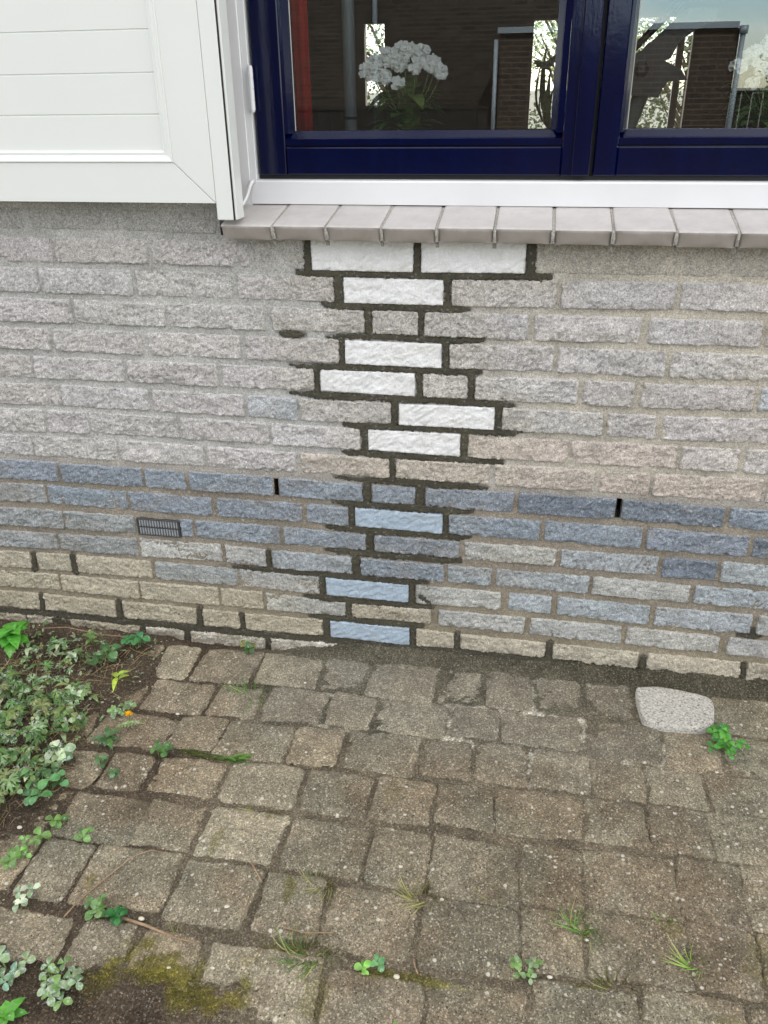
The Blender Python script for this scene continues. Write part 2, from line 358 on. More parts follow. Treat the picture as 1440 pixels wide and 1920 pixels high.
PAVERS=[
[(-836,-751,-182,-61),(-736,-601,-180,-59),(-591,-448,-167,-53),(-436,-341,-170,-48),(-329,-175,-172,-41),(-162,-72,-164,-34),(-60,40,-164,-28),(46,148,-159,-25),(153,259,-165,-31),(263,421,-165,-36),(423,559,-160,-40)],
[(-809,-668,-294,-189),(-659,-550,-287,-178),(-539,-403,-286,-170),(-394,-296,-278,-173),(-287,-135,-278,-170),(-126,-28,-265,-170),(-20,142,-270,-165),(148,302,-285,-169),(305,418,-291,-174),(426,542,-279,-173)],
[(-873,-699,-412,-311),(-704,-602,-393,-298),(-598,-453,-401,-291),(-442,-342,-399,-286),(-332,-181,-394,-277),(-174,-74,-385,-278),(-67,40,-385,-275),(46,157,-383,-272),(161,264,-387,-276),(267,374,-389,-284),(379,527,-390,-282)],
[(-889,-802,-534,-439),(-794,-706,-525,-428),(-696,-557,-517,-420),(-547,-395,-516,-407),(-384,-257,-514,-409),(-249,-139,-512,-404),(-131,-22,-502,-400),(-15,141,-501,-394),(146,256,-497,-391),(260,366,-497,-390),(368,521,-500,-388)],
[(-818,-664,-650,-541),(-664,-556,-643,-533),(-544,-396,-645,-528),(-384,-239,-647,-531),(-230,-128,-654,-533),(-120,29,-659,-526),(34,138,-647,-520),(142,295,-639,-512),(298,401,-637,-506),(402,540,-636,-502)],
[(-815,-723,-775,-657),(-714,-554,-774,-648),(-546,-405,-777,-656),(-395,-289,-774,-658),(-277,-130,-783,-662),(-120,34,-783,-660),(39,138,-765,-651),(142,296,-757,-639),(299,399,-750,-634)],
[(-832,-680,-905,-800),(-668,-574,-900,-792),(-560,-457,-901,-799),(-441,-258,-906,-800),(-243,-101,-918,-814),(-94,54,-907,-798),(58,213,-888,-773),(219,361,-868,-759)],
]
# ------------------------------------------------------------------ materials of the wall
M_BRICK = vcol_mat('split_face_brick', 0.85, 0.4, 330, 0.0040, 0.3, 0.30, 120)
M_NEW = vcol_mat('new_split_face_brick', 0.8, 0.0, 240, 0.0030, 0.3, 0.06, 160)
M_MORTAR = vcol_mat('weathered_mortar', 0.92, 0.3, 400, 0.0030, 0.2, 0.32, 170)
M_FRESH = vcol_mat('fresh_wet_mortar', 0.7, 0.15, 350, 0.0024, 0.35, 0.28, 140)

PAL = dict(g=srgb(206, 202, 199), s=srgb(172, 168, 161), W=srgb(236, 236, 235), b=srgb(151, 160, 170), d=srgb(132, 141, 152),
           l=srgb(178, 184, 187), h=srgb(194, 193, 187), c=srgb(166, 169, 168), y=srgb(198, 189, 170), N=srgb(172, 187, 201),
           p=srgb(206, 194, 184), k=srgb(192, 186, 174), q=srgb(192, 195, 197))
# ---- distance to the fresh pointing
SEG = []
for poly in FRESH:
    for (x0, z0, h0), (x1, z1, h1) in zip(poly, poly[1:]):
        SEG.append((x0/1000, z0/1000, h0/1000, x1/1000, z1/1000, h1/1000))
def fresh_sdf(X, Z):
    best = np.full(X.shape, 9.0)
    for x0, z0, h0, x1, z1, h1 in SEG:
        dx, dz = x1-x0, z1-z0; L2 = dx*dx+dz*dz+1e-12
        t = np.clip(((X-x0)*dx+(Z-z0)*dz)/L2, 0, 1)
        # ends finish square: the cap is shorter than the half width
        d = np.hypot(X-x0-t*dx, Z-z0-t*dz) - (h0+(h1-h0)*t)
        best = np.minimum(best, d)
    return best
def fresh_field(X, Z):
    return fresh_sdf(X, Z) - 0.0006 + 0.0052*fbm(X*150, Z*240, 5, 4, 0.7) + 0.0034*vnoise(X*45, Z*90, 9)

def mortar_color(X, Z):
    up = np.array(srgb(184, 180, 173)); lo = np.array(srgb(150, 141, 127)); ye = np.array(srgb(150, 141, 118))
    t = sstep(0.40, 0.45, Z)[..., None]; c = lo*(1-t)+up*t
    lf = (sstep(-0.1, -0.5, X)*sstep(0.42, 0.5, Z)*0.8)[..., None]; c = c*(1-lf)+np.array(srgb(186, 185, 181))*lf
    t2 = (sstep(0.25, 0.05, Z)*0.6)[..., None]; c = c*(1-t2)+ye*t2
    r = (sstep(-0.25, 0.15, X)*sstep(0.42, 0.5, Z)*0.7)[..., None]; c = c*(1-r)+np.array(srgb(194, 186, 169))*r
    n = (1+0.25*fbm(X*14, Z*14, 31, 4))[..., None]
    return c*n

def brick_patch(x0, x1, ztl, ztr, zbl, zbr, kind, seed, step=0.0028, col=None):
    """height field of one split-face brick; returns V, F, colours. The face stands proud of the joints towards -Y"""
    new = kind in 'WN'; r = random.Random(seed)
    if not new: x0 -= .0012; x1 += .0012; ztl += .0010; ztr += .0010; zbl -= .0010; zbr -= .0010
    Lx = x1-x0; Lz = (ztl+ztr-zbl-zbr)/2
    e = [0, 0.0005, 0.0013, 0.0028] if new else [0, 0.001, 0.0025, 0.005]
    s = coords(Lx, step, e)/Lx; t = coords(Lz, step, e)/Lz
    S, T = np.meshgrid(s, t, indexing='ij')
    X = x0 + S*Lx; Z = (zbl+(zbr-zbl)*S)*(1-T) + (ztl+(ztr-ztl)*S)*T
    jit = 0.0007 if new else 0.0030
    ux = fbm(Z*90+seed, X*3, seed+1, 3); uz = fbm(X*90, Z*3+seed, seed+2, 3)
    X = X + jit*1.2*ux*np.where(S < 0.5, 1, -1)*(np.abs(S-0.5)*2)**6
    Z = Z + jit*uz*(np.abs(T-0.5)*2)**3
    # inner distance to a rounded outline
    cr = 0.0018 if new else 0.0048
    hx = Lx/2; hz = Lz/2; qx = np.abs((S-0.5)*Lx)-(hx-cr); qz = np.abs((T-0.5)*Lz)-(hz-cr)
    d = -(np.hypot(np.maximum(qx, 0), np.maximum(qz, 0)) + np.minimum(np.maximum(qx, qz), 0) - cr)
    ca, sa = math.cos(0.6), math.sin(0.6)
    ga = 0.6 if new else r.uniform(0.25, 1.0); ca, sa = math.cos(ga), math.sin(ga); A = X*ca+Z*sa; B = -X*sa+Z*ca
    if new:
        h = 0.0050 + 0.0030*fbm(A*85, B*190, seed, 4, 0.6) + 0.0012*fbm(X*25, Z*40, seed+5, 2)
        m = sstep(-0.0001, 0.0016, d)
    else:
        rid = 0.5-np.abs(fbm(A*105+0.3*fbm(X*60, Z*60, seed+7, 2), B*190, seed, 4, 0.65))*1.5
        h = 0.0040 + r.uniform(.0036, .0054)*rid + r.uniform(.003, .006)*fbm(X*24, Z*40, seed+5, 3) + 0.0015*r.uniform(-1, 1)
        h = h - 0.004*sstep(0.18, 0.5, fbm(X*70, Z*70, seed+11, 2))*sstep(0.014, 0.0, d)
        if kind == 's': h = 0.0012 + (h-0.004)*0.28
        m = sstep(-0.0003, 0.0026, d)
        fr = fresh_sdf(X, Z)
        h = np.where(fr < 0.001, np.minimum(h, 0.0028), h)
    Y = -(h*m - 0.004*(1-m))
    Y = np.where(d <= 0.00005, 0.006, Y)
    base = np.array(col if col is not None else PAL[kind])
    base = base*np.array([1+r.uniform(-.05, .05)]*3)*np.array([1+r.uniform(-.02, .02), 1, 1+r.uniform(-.02, .02)])
    if new: base = np.array(PAL[kind])*(1+r.uniform(-.015, .015))
    var = 1 + (0.06 if new else 0.16)*fbm(X*35, Z*35, seed+3, 4)
    C = base[None, None, :]*var[..., None]
    if new:
        sm = (sstep(0.05, 0.30, fbm(X*90, Z*90, seed+21, 4))*sstep(0.006, 0.0, d)*0.45)[..., None]; C = C*(1-sm)+np.array(srgb(118, 112, 96))*sm
        du = (sstep(0.05, 0.45, fbm(X*18, Z*40, seed+22, 4))*0.16)[..., None]; C = C*(1-du)+np.array(srgb(176, 168, 150))*du
    if not new:
        ed = (sstep(0.005, 0.0, d)*0.30)[..., None]          # lime bloom and mortar left on the arrises
        C = C*(1-ed)+mortar_color(X, Z)*1.12*ed
        halo = (sstep(0.07, 0.0, fresh_sdf(X, Z))*0.38)[..., None]
        warm = np.array(srgb(188, 181, 163)) if kind in 'gspyk' else np.array(srgb(150, 155, 158))
        C = C*(1-halo)+warm*var[..., None]*halo
        if kind == 's':
            C = C*0.45+mortar_color(X, Z)*0.55
        if kind == 'k':
            w = (sstep(0.0, 0.25, fbm(X*45, Z*45, 77, 3)))[..., None]; C = C*(1-w)+np.array(srgb(232, 226, 214))*w
        low = (sstep(0.18, 0.02, Z)*sstep(-0.1, -0.7, X)*0.35)[..., None]
        C = C*(1-low)+np.array(srgb(190, 178, 148))*low
        if kind == 'g': C = C*(1+sstep(0.15, 0.6, X)[..., None]*np.array([0.05, 0.0, -0.045]))
        # efflorescence and grime patches
        g = (sstep(0.12, 0.4, fbm(X*9, Z*16, 211, 4))*0.25)[..., None]; C = C*(1-g)+mortar_color(X, Z)*g
    V = np.stack([X, Y, Z], -1).reshape(-1, 3)
    return V, grid_faces(len(s), len(t)), C.reshape(-1, 3)

def gather(patches):
    V = []; F = []; C = []; k = 0
    for v, f, c in patches:
        V.append(v); F.append(f+k); C.append(c); k += len(v)
    return np.concatenate(V), np.concatenate(F), np.concatenate(C)

wall = empty('brick_wall', (0, 0, 0), 'pale grey split-face brick wall with a blue-grey plinth and a zigzag of repaired bricks', 'wall')
NEWW = ['upper left new white brick directly under the sill', 'upper right new white brick directly under the sill', 'new white brick in the second course',
        'new white brick between two half bricks rows', 'new white brick just left of a reset half brick', 'new white brick farthest right', 'lowest new white brick']
def build_wall():
    upper = []; plinth = []; nw = 0; nn = 0
    for ci, row in enumerate(COURSES):
        for bi, b in enumerate(row):
            q = [v/1000 for v in b[:6]]; kind = b[6]
            if ci == 1 and b[0] > -600: q[2] = q[3] = 0.9325          # the top course runs up to the underside of the sill
            V = brick_patch(*q, kind, 100+ci*37+bi*3)
            if kind in 'WN':
                lab = ('new clean white brick set in dark fresh mortar' if kind == 'W' else 'new pale blue brick set in dark fresh mortar')
                np_mesh('new_brick', V[0], V[1][:, ::1], M_NEW, wall, V[2], label=lab)
            elif ci < 9: upper.append(V)
            else: plinth.append(V)
        # the same bond carries on beyond the photograph on both sides
        xl = min(b[0] for b in row)/1000; xr = max(b[1] for b in row)/1000
        zt = row[0][2]/1000; zb = row[0][4]/1000; zt2 = row[-1][3]/1000; zb2 = row[-1][5]/1000
        kd = 'g' if ci < 9 else ('b' if ci < 12 else 'h'); tgt = upper if ci < 9 else plinth
        x = xl-0.011; i = 0
        while x > -2.3:
            tgt.append(brick_patch(x-0.202, x, zt, zt, zb, zb, kd, 5000+ci*50+i, 0.006)); x -= 0.213; i += 1
        x = xr+0.011
        while x < 1.9 and xr > 0.3:
            tgt.append(brick_patch(x, x+0.202, zt2, zt2, zb2, zb2, kd, 7000+ci*50+i, 0.006)); x += 0.213; i += 1
    V, F, C = gather(upper); np_mesh('brickwork', V, F, M_BRICK, wall, C, label='pale grey rough brickwork above the plinth')
    V, F, C = gather(plinth); np_mesh('brickwork', V, F, M_BRICK, wall, C, label='blue-grey brick plinth band fading to tan at the ground')
    # old mortar: one height field with the vent and the two weep slots left open
    st = 0.0034; xs = np.arange(-1.35, 0.75, st); zs = np.arange(-0.14, 0.9985, st)
    X, Z = np.meshgrid(xs, zs, indexing='ij')
    Y = -(0.0003 + 0.0022*fbm(X*60, Z*80, 3, 4, 0.6) + 0.0012*fbm(X*9, Z*14, 8, 2))
    Y = np.where(fresh_sdf(X, Z) < 0.002, 0.004, Y)
    F = grid_faces(len(xs), len(zs)); V = np.stack([X, Y, Z], -1).reshape(-1, 3)
    cx = V[F].mean(1); keep = ~((cx[:, 0] > -0.625) & (cx[:, 2] > 0.933))
    for x0, x1, z0, z1 in ((-0.904, -0.796, 0.247, 0.293), (-0.5575, -0.5485, 0.378, 0.419), (0.1815, 0.1905, 0.379, 0.423)):
        keep &= ~((cx[:, 0] > x0) & (cx[:, 0] < x1) & (cx[:, 2] > z0) & (cx[:, 2] < z1))
    np_mesh('mortar', V, F[keep], M_MORTAR, wall, mortar_color(X, Z).reshape(-1, 3), label='old grey-brown mortar joints')
    m = MB()
    m.box(-2.5, -1.35, 0.0, 0.05, -0.2, 0.99); m.box(0.745, 2.0, 0.0, 0.05, -0.2, 0.932)
    m.col = srgb(150, 144, 133); m.c = [m.col]*len(m.v)
    m.build('mortar', M_MORTAR, wall)
    # fresh mortar
    st = 0.0013; xs = np.arange(-1.34, 0.70, st); zs = np.arange(-0.12, 0.94, st)
    X, Z = np.meshgrid(xs, zs, indexing='ij'); d = fresh_field(X, Z)
    F = grid_faces(len(xs), len(zs)); dc = d.reshape(-1)
    keep = (dc[F].mean(1) < 0) & (Z.reshape(-1)[F].mean(1) < 0.9335); F = F[keep]
    used = np.unique(F); remap = np.full(X.size, -1); remap[used] = np.arange(len(used))
    Xu = X.reshape(-1)[used]; Zu = Z.reshape(-1)[used]; du = dc[used]
    Y = -(0.0034 + 0.0010*fbm(Xu*50, Zu*120, 44, 4, 0.6)); Y = np.where(du > -0.0004, -0.0012, Y)
    base = np.array(srgb(72, 69, 56)); n = (1+0.30*fbm(Xu*30, Zu*30, 12, 4))[:, None]
    Cc = base*n
    dry = (sstep(0.15, -0.02, Zu)*0.12)[:, None]; Cc = Cc*(1-dry)+np.array(srgb(106, 100, 86))*dry
    np_mesh('fresh_mortar', np.stack([Xu, Y, Zu], -1), remap[F], M_FRESH, wall, Cc, label='dark olive fresh mortar smeared round the new bricks')
    # masonry behind: facade above and beside the window, and the backing of the low wall
    m = MB(); m.col = srgb(150, 144, 133)
    m.box(-6, -0.64, 0.03, 0.30, 0.99, 5.6); m.box(0.80, 6, 0.03, 0.30, 0.99, 5.6); m.box(-0.64, 0.80, 0.03, 0.30, 2.35, 5.6)
    m.box(-6, 6, 0.05, 0.30, -0.3, 0.96)
    m.build('masonry', M_FACADE, wall)
    # dark cavities behind the weep slots
    for x0, x1, z0, z1 in ((-0.5575, -0.5485, 0.378, 0.419), (0.1815, 0.1905, 0.379, 0.423)):
        k = MB(); k.prism([(x0-0.001, -0.001), (x0-0.001, 0.045), (x1+0.001, 0.045), (x1+0.001, -0.001), (x1, -0.001), (x1, 0.04), (x0, 0.04), (x0, -0.001)], 2, z0, z1)
        k.build('weep_slot', M_DARK, wall)
    v = MB()
    x0, x1, z0, z1 = -0.903, -0.797, 0.248, 0.2925
    v.box(x0, x1, 0.035, 0.04, z0, z1)
    cav = v.build('air_vent', M_DARK, wall, label='small dark slotted air vent in the plinth')
    v = MB(); t = 0.0035
    v.box(x0, x1, -0.006, 0.012, z1-t, z1, .0007); v.box(x0, x1, -0.006, 0.012, z0, z0+t, .0007)
    v.box(x0, x0+t, -0.0055, 0.012, z0+t, z1-t); v.box(x1-t, x1, -0.0055, 0.012, z0+t, z1-t); zm = (z0+z1)/2
    v.box(x0+t, x1-t, -0.0052, 0.006, zm-0.0016, zm+0.0016); v.ball((-0.852, -0.006, zm), 0.0022, 8, 4)
    v.build('vent_frame', M_VENT, cav)
    v = MB()
    for i in range(15):
        xx = x0+0.0065+i*(x1-x0-0.013)/14
        for a, b in ((z0+t, zm-0.0018), (zm+0.0018, z1-t)):
            v.prism([(xx-0.0011, -0.0045), (xx+0.0009, -0.0045), (xx+0.0014, 0.003), (xx-0.0002, 0.003)], 2, a, b)
    v.build('vent_slats', M_SLAT, cav)
def brick_node_mat(name, c1, c2, mort, rough=0.85, sc=1.0):
    m, nt, b = mat_new(name)
    g = nt.nodes.new('ShaderNodeNewGeometry'); sp = nt.nodes.new('ShaderNodeSeparateXYZ'); nt.links.new(g.outputs['Position'], sp.inputs[0])
    cb = nt.nodes.new('ShaderNodeCombineXYZ'); s = math2(nt, 'ADD', sp.outputs[0], sp.outputs[1])
    nt.links.new(s, cb.inputs[0]); nt.links.new(sp.outputs[2], cb.inputs[1])
    br = nt.nodes.new('ShaderNodeTexBrick'); br.inputs['Scale'].default_value = 1.0/sc; br.inputs['Brick Width'].default_value = 0.22
    br.inputs['Row Height'].default_value = 0.0625; br.inputs['Mortar Size'].default_value = 0.006; br.inputs['Bias'].default_value = 0.0
    br.inputs['Color1'].default_value = (*c1, 1); br.inputs['Color2'].default_value = (*c2, 1); br.inputs['Mortar'].default_value = (*mort, 1)
    nt.links.new(cb.outputs[0], br.inputs['Vector'])
    n = noise(nt, pos(nt), 6, 6); v = ramp(nt, n, [(0.3, gray(0.8)), (0.7, gray(1.15))])
    nt.links.new(mixc(nt, 1.0, br.outputs['Color'], v, 'MULTIPLY'), b.inputs['Base Color']); b.inputs['Roughness'].default_value = rough
    bump(nt, b, br.outputs['Fac'], -0.6, 0.006)
    return m
M_FACADE = brick_node_mat('facade_brick', srgb(172, 170, 170), srgb(160, 158, 158), srgb(150, 145, 135))
M_DARK = simple('dark_cavity', (0.012, 0.012, 0.013), 0.9)
M_VENT = simple('vent_plastic', srgb(64, 66, 68), 0.45, nscale=80)
M_SLAT = simple('vent_slat_plastic', srgb(168, 171, 174), 0.4, nscale=80)
build_wall()

# ------------------------------------------------------------------ window sill of glazed tiles
def sill_mat(name, c, rough):
    m, nt, b = mat_new(name); p = pos(nt)
    n = noise(nt, p, 22, 6, 0.65); v = ramp(nt, n, [(0.3, tuple(x*0.82 for x in c)), (0.62, c)])
    d = noise(nt, pos(nt, (1, 1, 0.4)), 70, 6, 0.7); w = ramp(nt, d, [(0.58, gray(0)), (0.72, gray(0.35))])
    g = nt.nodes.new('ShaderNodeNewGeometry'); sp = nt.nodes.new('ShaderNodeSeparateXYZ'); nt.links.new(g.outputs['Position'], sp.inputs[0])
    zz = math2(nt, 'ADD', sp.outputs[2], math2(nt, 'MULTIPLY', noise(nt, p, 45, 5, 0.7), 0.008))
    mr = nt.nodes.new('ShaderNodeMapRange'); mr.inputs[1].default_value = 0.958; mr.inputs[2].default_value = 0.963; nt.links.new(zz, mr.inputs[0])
    cc = mixc(nt, w, v, tuple(x*0.6 for x in c)); darkened = mixc(nt, 1.0, cc, (0.66, 0.64, 0.61), 'MULTIPLY')  # tile colour turns darker below the nose edge
    nt.links.new(mixc(nt, mr.outputs[0], darkened, cc), b.inputs['Base Color']); b.inputs['Roughness'].default_value = rough
    bump(nt, b, noise(nt, p, 160, 4), 1.0, 0.0003); return m
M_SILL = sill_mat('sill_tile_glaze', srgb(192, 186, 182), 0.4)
M_SILLMORT = vcol_mat('sill_mortar', 0.9, 0.2, 500, 0.001, 0.2, 0.3, 150)
def build_sill():
    sill = empty('window_sill', (0.0, 0.0, 0.93), 'sloping grey-beige tiled window sill running under the white frame', 'window sill')
    fx = [-0.607, -0.506, -0.4035, -0.2992, -0.1970, -0.0930, 0.0103, 0.1140, 0.2195, 0.3210, 0.425, 0.528, 0.632, 0.735, 0.84, 0.94]
    bx = [-0.607, -0.5037, -0.3993, -0.2973, -0.1974, -0.0946, 0.0088, 0.1128, 0.2153, 0.3209, 0.425, 0.528, 0.632, 0.735, 0.84, 0.94]
    for i in range(len(fx)-1):
        g = 0.0028 + rng.uniform(-.0006, .0008); f0, f1 = fx[i]+(g if i else 0), fx[i+1]-g; b0, b1 = bx[i]+(g if i else 0), bx[i+1]-g
        dz = rng.uniform(-.0012, .0012); dy = rng.uniform(-.0015, .0015)
        # section (y, z) from the back bottom round the nose to the top
        sec = [(0.075, 0.9335), (-0.030+dy, 0.9335), (-0.0400+dy, 0.9338), (-0.0425+dy, 0.9352), (-0.0455+dy, 0.9440), (-0.0490+dy, 0.9540),
               (-0.0492+dy, 0.9592), (-0.0465+dy, 0.9615), (-0.040+dy, 0.9632), (0.012, 0.9738), (0.062, 0.9845), (0.075, 0.9848)]
        vs = []; n = len(sec); K = 9
        for k in range(K):
            s = [0, 0.012, 0.05, 0.15, 0.5, 0.85, 0.95, 0.988, 1][k]; ein = [0.0016, 0.0004, 0, 0, 0, 0, 0, 0.0004, 0.0016][k]
            for j, (y, z) in enumerate(sec):
                t = (y+0.05)/0.125; x = (f0+(f1-f0)*s)*(1-t)+(b0+(b1-b0)*s)*t
                dd = 0.0065*math.exp(-min(s, 1-s)/0.09) if 3 <= j <= 5 else 0.0   # pressed, hollow nose at both ends
                vs.append((x, y+(ein if j < 7 else 0)+dd, z+dz-(ein if j >= 6 else 0)))
        fs = [tuple(range(n-1, -1, -1)), tuple(range((K-1)*n, K*n))]
        for k in range(K-1):
            for j in range(n): fs.append((k*n+j, k*n+(j+1) % n, (k+1)*n+(j+1) % n, (k+1)*n+j))
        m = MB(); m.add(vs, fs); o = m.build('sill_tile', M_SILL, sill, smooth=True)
        if i == 0: o['label'] = 'end tile with a bevelled left edge'
        md = o.modifiers.new('edge', 'EDGE_SPLIT'); md.split_angle = math.radians(50)
    m = MB(); m.col = srgb(164, 160, 152)
    for i in range(1, len(fx)-1):
        vs = []; K = 14; w = 0.0030
        sec = [(-0.0405, 0.9352), (-0.0440, 0.9450), (-0.0465, 0.9550), (-0.0420, 0.9605)] + [(-0.03+0.092*k/9, 0.9634+0.0205*k/9-0.0012) for k in range(10)]
        for k, (y, z) in enumerate(sec):
            t = (y+0.05)/0.125; x = fx[i]*(1-t)+bx[i]*t+rng.uniform(-.0006, .0006)
            j = rng.uniform(-.0008, .0010); ww = w+rng.uniform(-.0006, .001)
            vs += [(x-ww, y, z+j-0.0008), (x, y-(0.0014 if k < 3 else 0), z+j+0.0001), (x+ww, y, z+j-0.0008), (x+ww, y+0.01, z-0.012), (x-ww, y+0.01, z-0.012)]
        n = 5; fs = []
        for k in range(len(sec)-1):
            for j in range(n): fs.append((k*n+j, k*n+(j+1) % n, (k+1)*n+(j+1) % n, (k+1)*n+j))
        m.add(vs, fs)
        if rng.random() < 0.6: m.ball((fx[i], -0.0445, 0.945+rng.uniform(0, .007)), 0.0036, 7, 5, (0.8, 0.6, 1.1))
    m.build('joint_mortar', M_SILLMORT, sill, smooth=True)
build_sill()

# ------------------------------------------------------------------ window
M_WHITE = simple('white_paint', srgb(220, 220, 221), 0.35, nscale=9, var=0.035, bmp=0.00012)
M_PVC = simple('white_plastic', srgb(222, 224, 220), 0.32, nscale=5, var=0.012)
M_SEAL = simple('black_rubber', (0.01, 0.01, 0.011), 0.6)
def blue_paint():
    m, nt, b = mat_new('dark_blue_gloss_paint'); p = pos(nt)
    n = noise(nt, pos(nt, (1, 1, 0.15)), 60, 5); c = ramp(nt, n, [(0.3, (0.0004, 0.0016, 0.021)), (0.75, (0.0006, 0.0032, 0.032))])
    ch = noise(nt, p, 190, 4, 0.8); k = ramp(nt, ch, [(0.715, gray(0)), (0.76, gray(0.7))]); c = mixc(nt, k, c, (0.25, 0.28, 0.33))
    nt.links.new(c, b.inputs['Base Color']); b.inputs['Roughness'].default_value = 0.11; b.inputs['Specular IOR Level'].default_value = 0.42
    h = mixc(nt, 0.4, noise(nt, p, 35, 4), noise(nt, pos(nt, (1, 1, 0.1)), 220, 4)); bump(nt, b, h, 1.0, 0.0003); return m
M_BLUE = blue_paint()
def glass_mat():
    m = bpy.data.materials.new('window_glass'); m.use_nodes = True; nt = m.node_tree; nt.nodes.clear()
    out = nt.nodes.new('ShaderNodeOutputMaterial'); mx = nt.nodes.new('ShaderNodeMixShader'); tr = nt.nodes.new('ShaderNodeBsdfTransparent')
    tr.inputs[0].default_value = (0.97, 0.985, 0.98, 1); gl = nt.nodes.new('ShaderNodeBsdfGlossy'); gl.inputs['Roughness'].default_value = 0.0
    gl.inputs[0].default_value = (0.93, 0.98, 1.0, 1)
    fr = nt.nodes.new('ShaderNodeFresnel'); fr.inputs[0].default_value = 1.5; k = math2(nt, 'MULTIPLY', fr.outputs[0], 2.7)
    nt.links.new(k, mx.inputs[0]); nt.links.new(tr.outputs[0], mx.inputs[1]); nt.links.new(gl.outputs[0], mx.inputs[2]); nt.links.new(mx.outputs[0], out.inputs[0])
    return m
M_GLASS = glass_mat()
M_CLIP = simple('grey_glazing_tape', srgb(190, 188, 180), 0.5)
def build_window():
    w = empty('casement_window', (0.07, 0.1, 0.985), 'dark blue double casement window in a white painted frame above the tiled sill', 'window')
    f = MB(); ZT = 2.35
    f.prism([(0.0595, 0.9855), (0.14, 0.9855), (0.14, 1.034), (0.085, 1.030), (0.0625, 1.0285), (0.0595, 1.0255)], 0, -0.578, 0.84)
    f.box(-0.640, -0.5780, 0.060, 0.14, 0.975, ZT, .0015)
    f.box(-0.5780, -0.5655, 0.0635, 0.135, 1.0285, ZT-0.05, .001)
    f.box(0.7000, 0.80, 0.060, 0.14, 1.0290, ZT, .0015); f.box(-0.578, 0.70, 0.0605, 0.14, ZT-0.07, ZT, .0015)
    f.build('frame', M_WHITE, w)
    def sash(x0, x1, gx0, gx1, z0, gz0, z1, lab):
        s = MB(); gt = z1-0.075; y0, y1 = 0.070, 0.125
        s.box(x0, gx0-0.0135, y0, y1, z0, z1, .002)                   # stiles
        s.box(gx1+0.0235, x1, y0, y1, z0, z1, .002)
        s.box(gx0-0.0132, gx1+0.0232, y0+.0004, y1, z0+.0004, z0+0.0492, .0022)   # bottom rail
        s.box(gx0-0.0132, gx1+0.0232, y0+.0004, y1, gt+.02, z1-.0004, .0022)
        # bottom glazing bead with a sloped top, drip gap below it
        s.prism([(0.0735, z0+0.0525), (0.12, z0+0.0500), (0.12, gz0+0.001), (0.098, gz0), (0.078, z0+0.0655), (0.0735, z0+0.0635)], 0, gx0-0.0125, gx1+0.0225)
        s.prism([(gx0-0.0130, 0.0735), (gx0-0.0130, 0.12), (gx0, 0.12), (gx0, 0.099), (gx0-0.0075, 0.0745)], 2, gz0-0.004, gt+.02)
        s.prism([(gx1+0.0230, 0.0735), (gx1+0.0230, 0.12), (gx1, 0.12), (gx1, 0.099), (gx1+0.010, 0.084), (gx1+0.012, 0.0745)], 2, gz0-0.004, gt+.02)
        s.box(gx0-0.0128, gx1+0.0228, 0.082, 0.119, z0+0.0490, z0+0.0530)
        o = s.build('sash', M_BLUE, w, label=lab)
        g = MB(); g.box(gx0-0.004, gx1+0.004, 0.1005, 0.1045, gz0-0.004, gt+0.022); g.build('glass_pane', M_GLASS, o)
        c = MB(); c.box(gx0+0.0002, gx0+0.0016, 0.0990, 0.1003, gz0, gt); c.build('glazing_tape', M_CLIP, o)
    sash(-0.5610, 0.0640, -0.4925, -0.0080, 1.0375, 1.1140, 2.28, 'dark blue left sash beside the hinge')
    sash(0.0735, 0.6960, 0.1270, 0.6200, 1.0375, 1.1140, 2.28, 'dark blue right sash')
    k = MB(); k.box(0.0350, 0.0665, 0.0625, 0.0695, 1.0385, 2.279, .0015)
    k.build('cover_strip', M_BLUE, w)
    d = MB(); d.box(-0.5650, 0.6995, 0.080, 0.13, 1.0290, 1.0370); d.box(0.0642, 0.0733, 0.085, 0.12, 1.0372, 2.28); d.build('rebate_gap_shade', M_SEAL, w)  # near-black strips put the shade of the sash gaps into colour
    h = MB()
    for i in range(4):
        a = 1.151+i*0.0183; h.tube([(-0.5605, 0.0565, a+0.0006), (-0.5605, 0.0565, a+0.0174)], 0.0050, 18)
    h.box(-0.5665, -0.5615, 0.0545, 0.0632, 1.152, 1.223)
    h.tube([(-0.5605, 0.0565, 1.1485), (-0.5605, 0.0565, 1.2262)], 0.0040, 14)
    h.build('hinge', M_WHITE, w)
build_window()
c = MB(); c.tube([(-0.5705, 0.062, 1.0262), (-0.5720, 0.050, 1.0262), (-0.5750, 0.046, 1.019), (-0.5795, 0.040, 1.003), (-0.5850, 0.030, 0.990), (-0.5920, 0.018, 0.981), (-0.6010, 0.004, 0.9755), (-0.6080, -0.004, 0.9735)],
       [0.0042, 0.0042, 0.0036, 0.0034, 0.0034, 0.0034, 0.0034, 0.0034], 10)
c.build('cable', M_WHITE, smooth=True, label='short curved white cable between the frame corner and the sill', cat='cable')

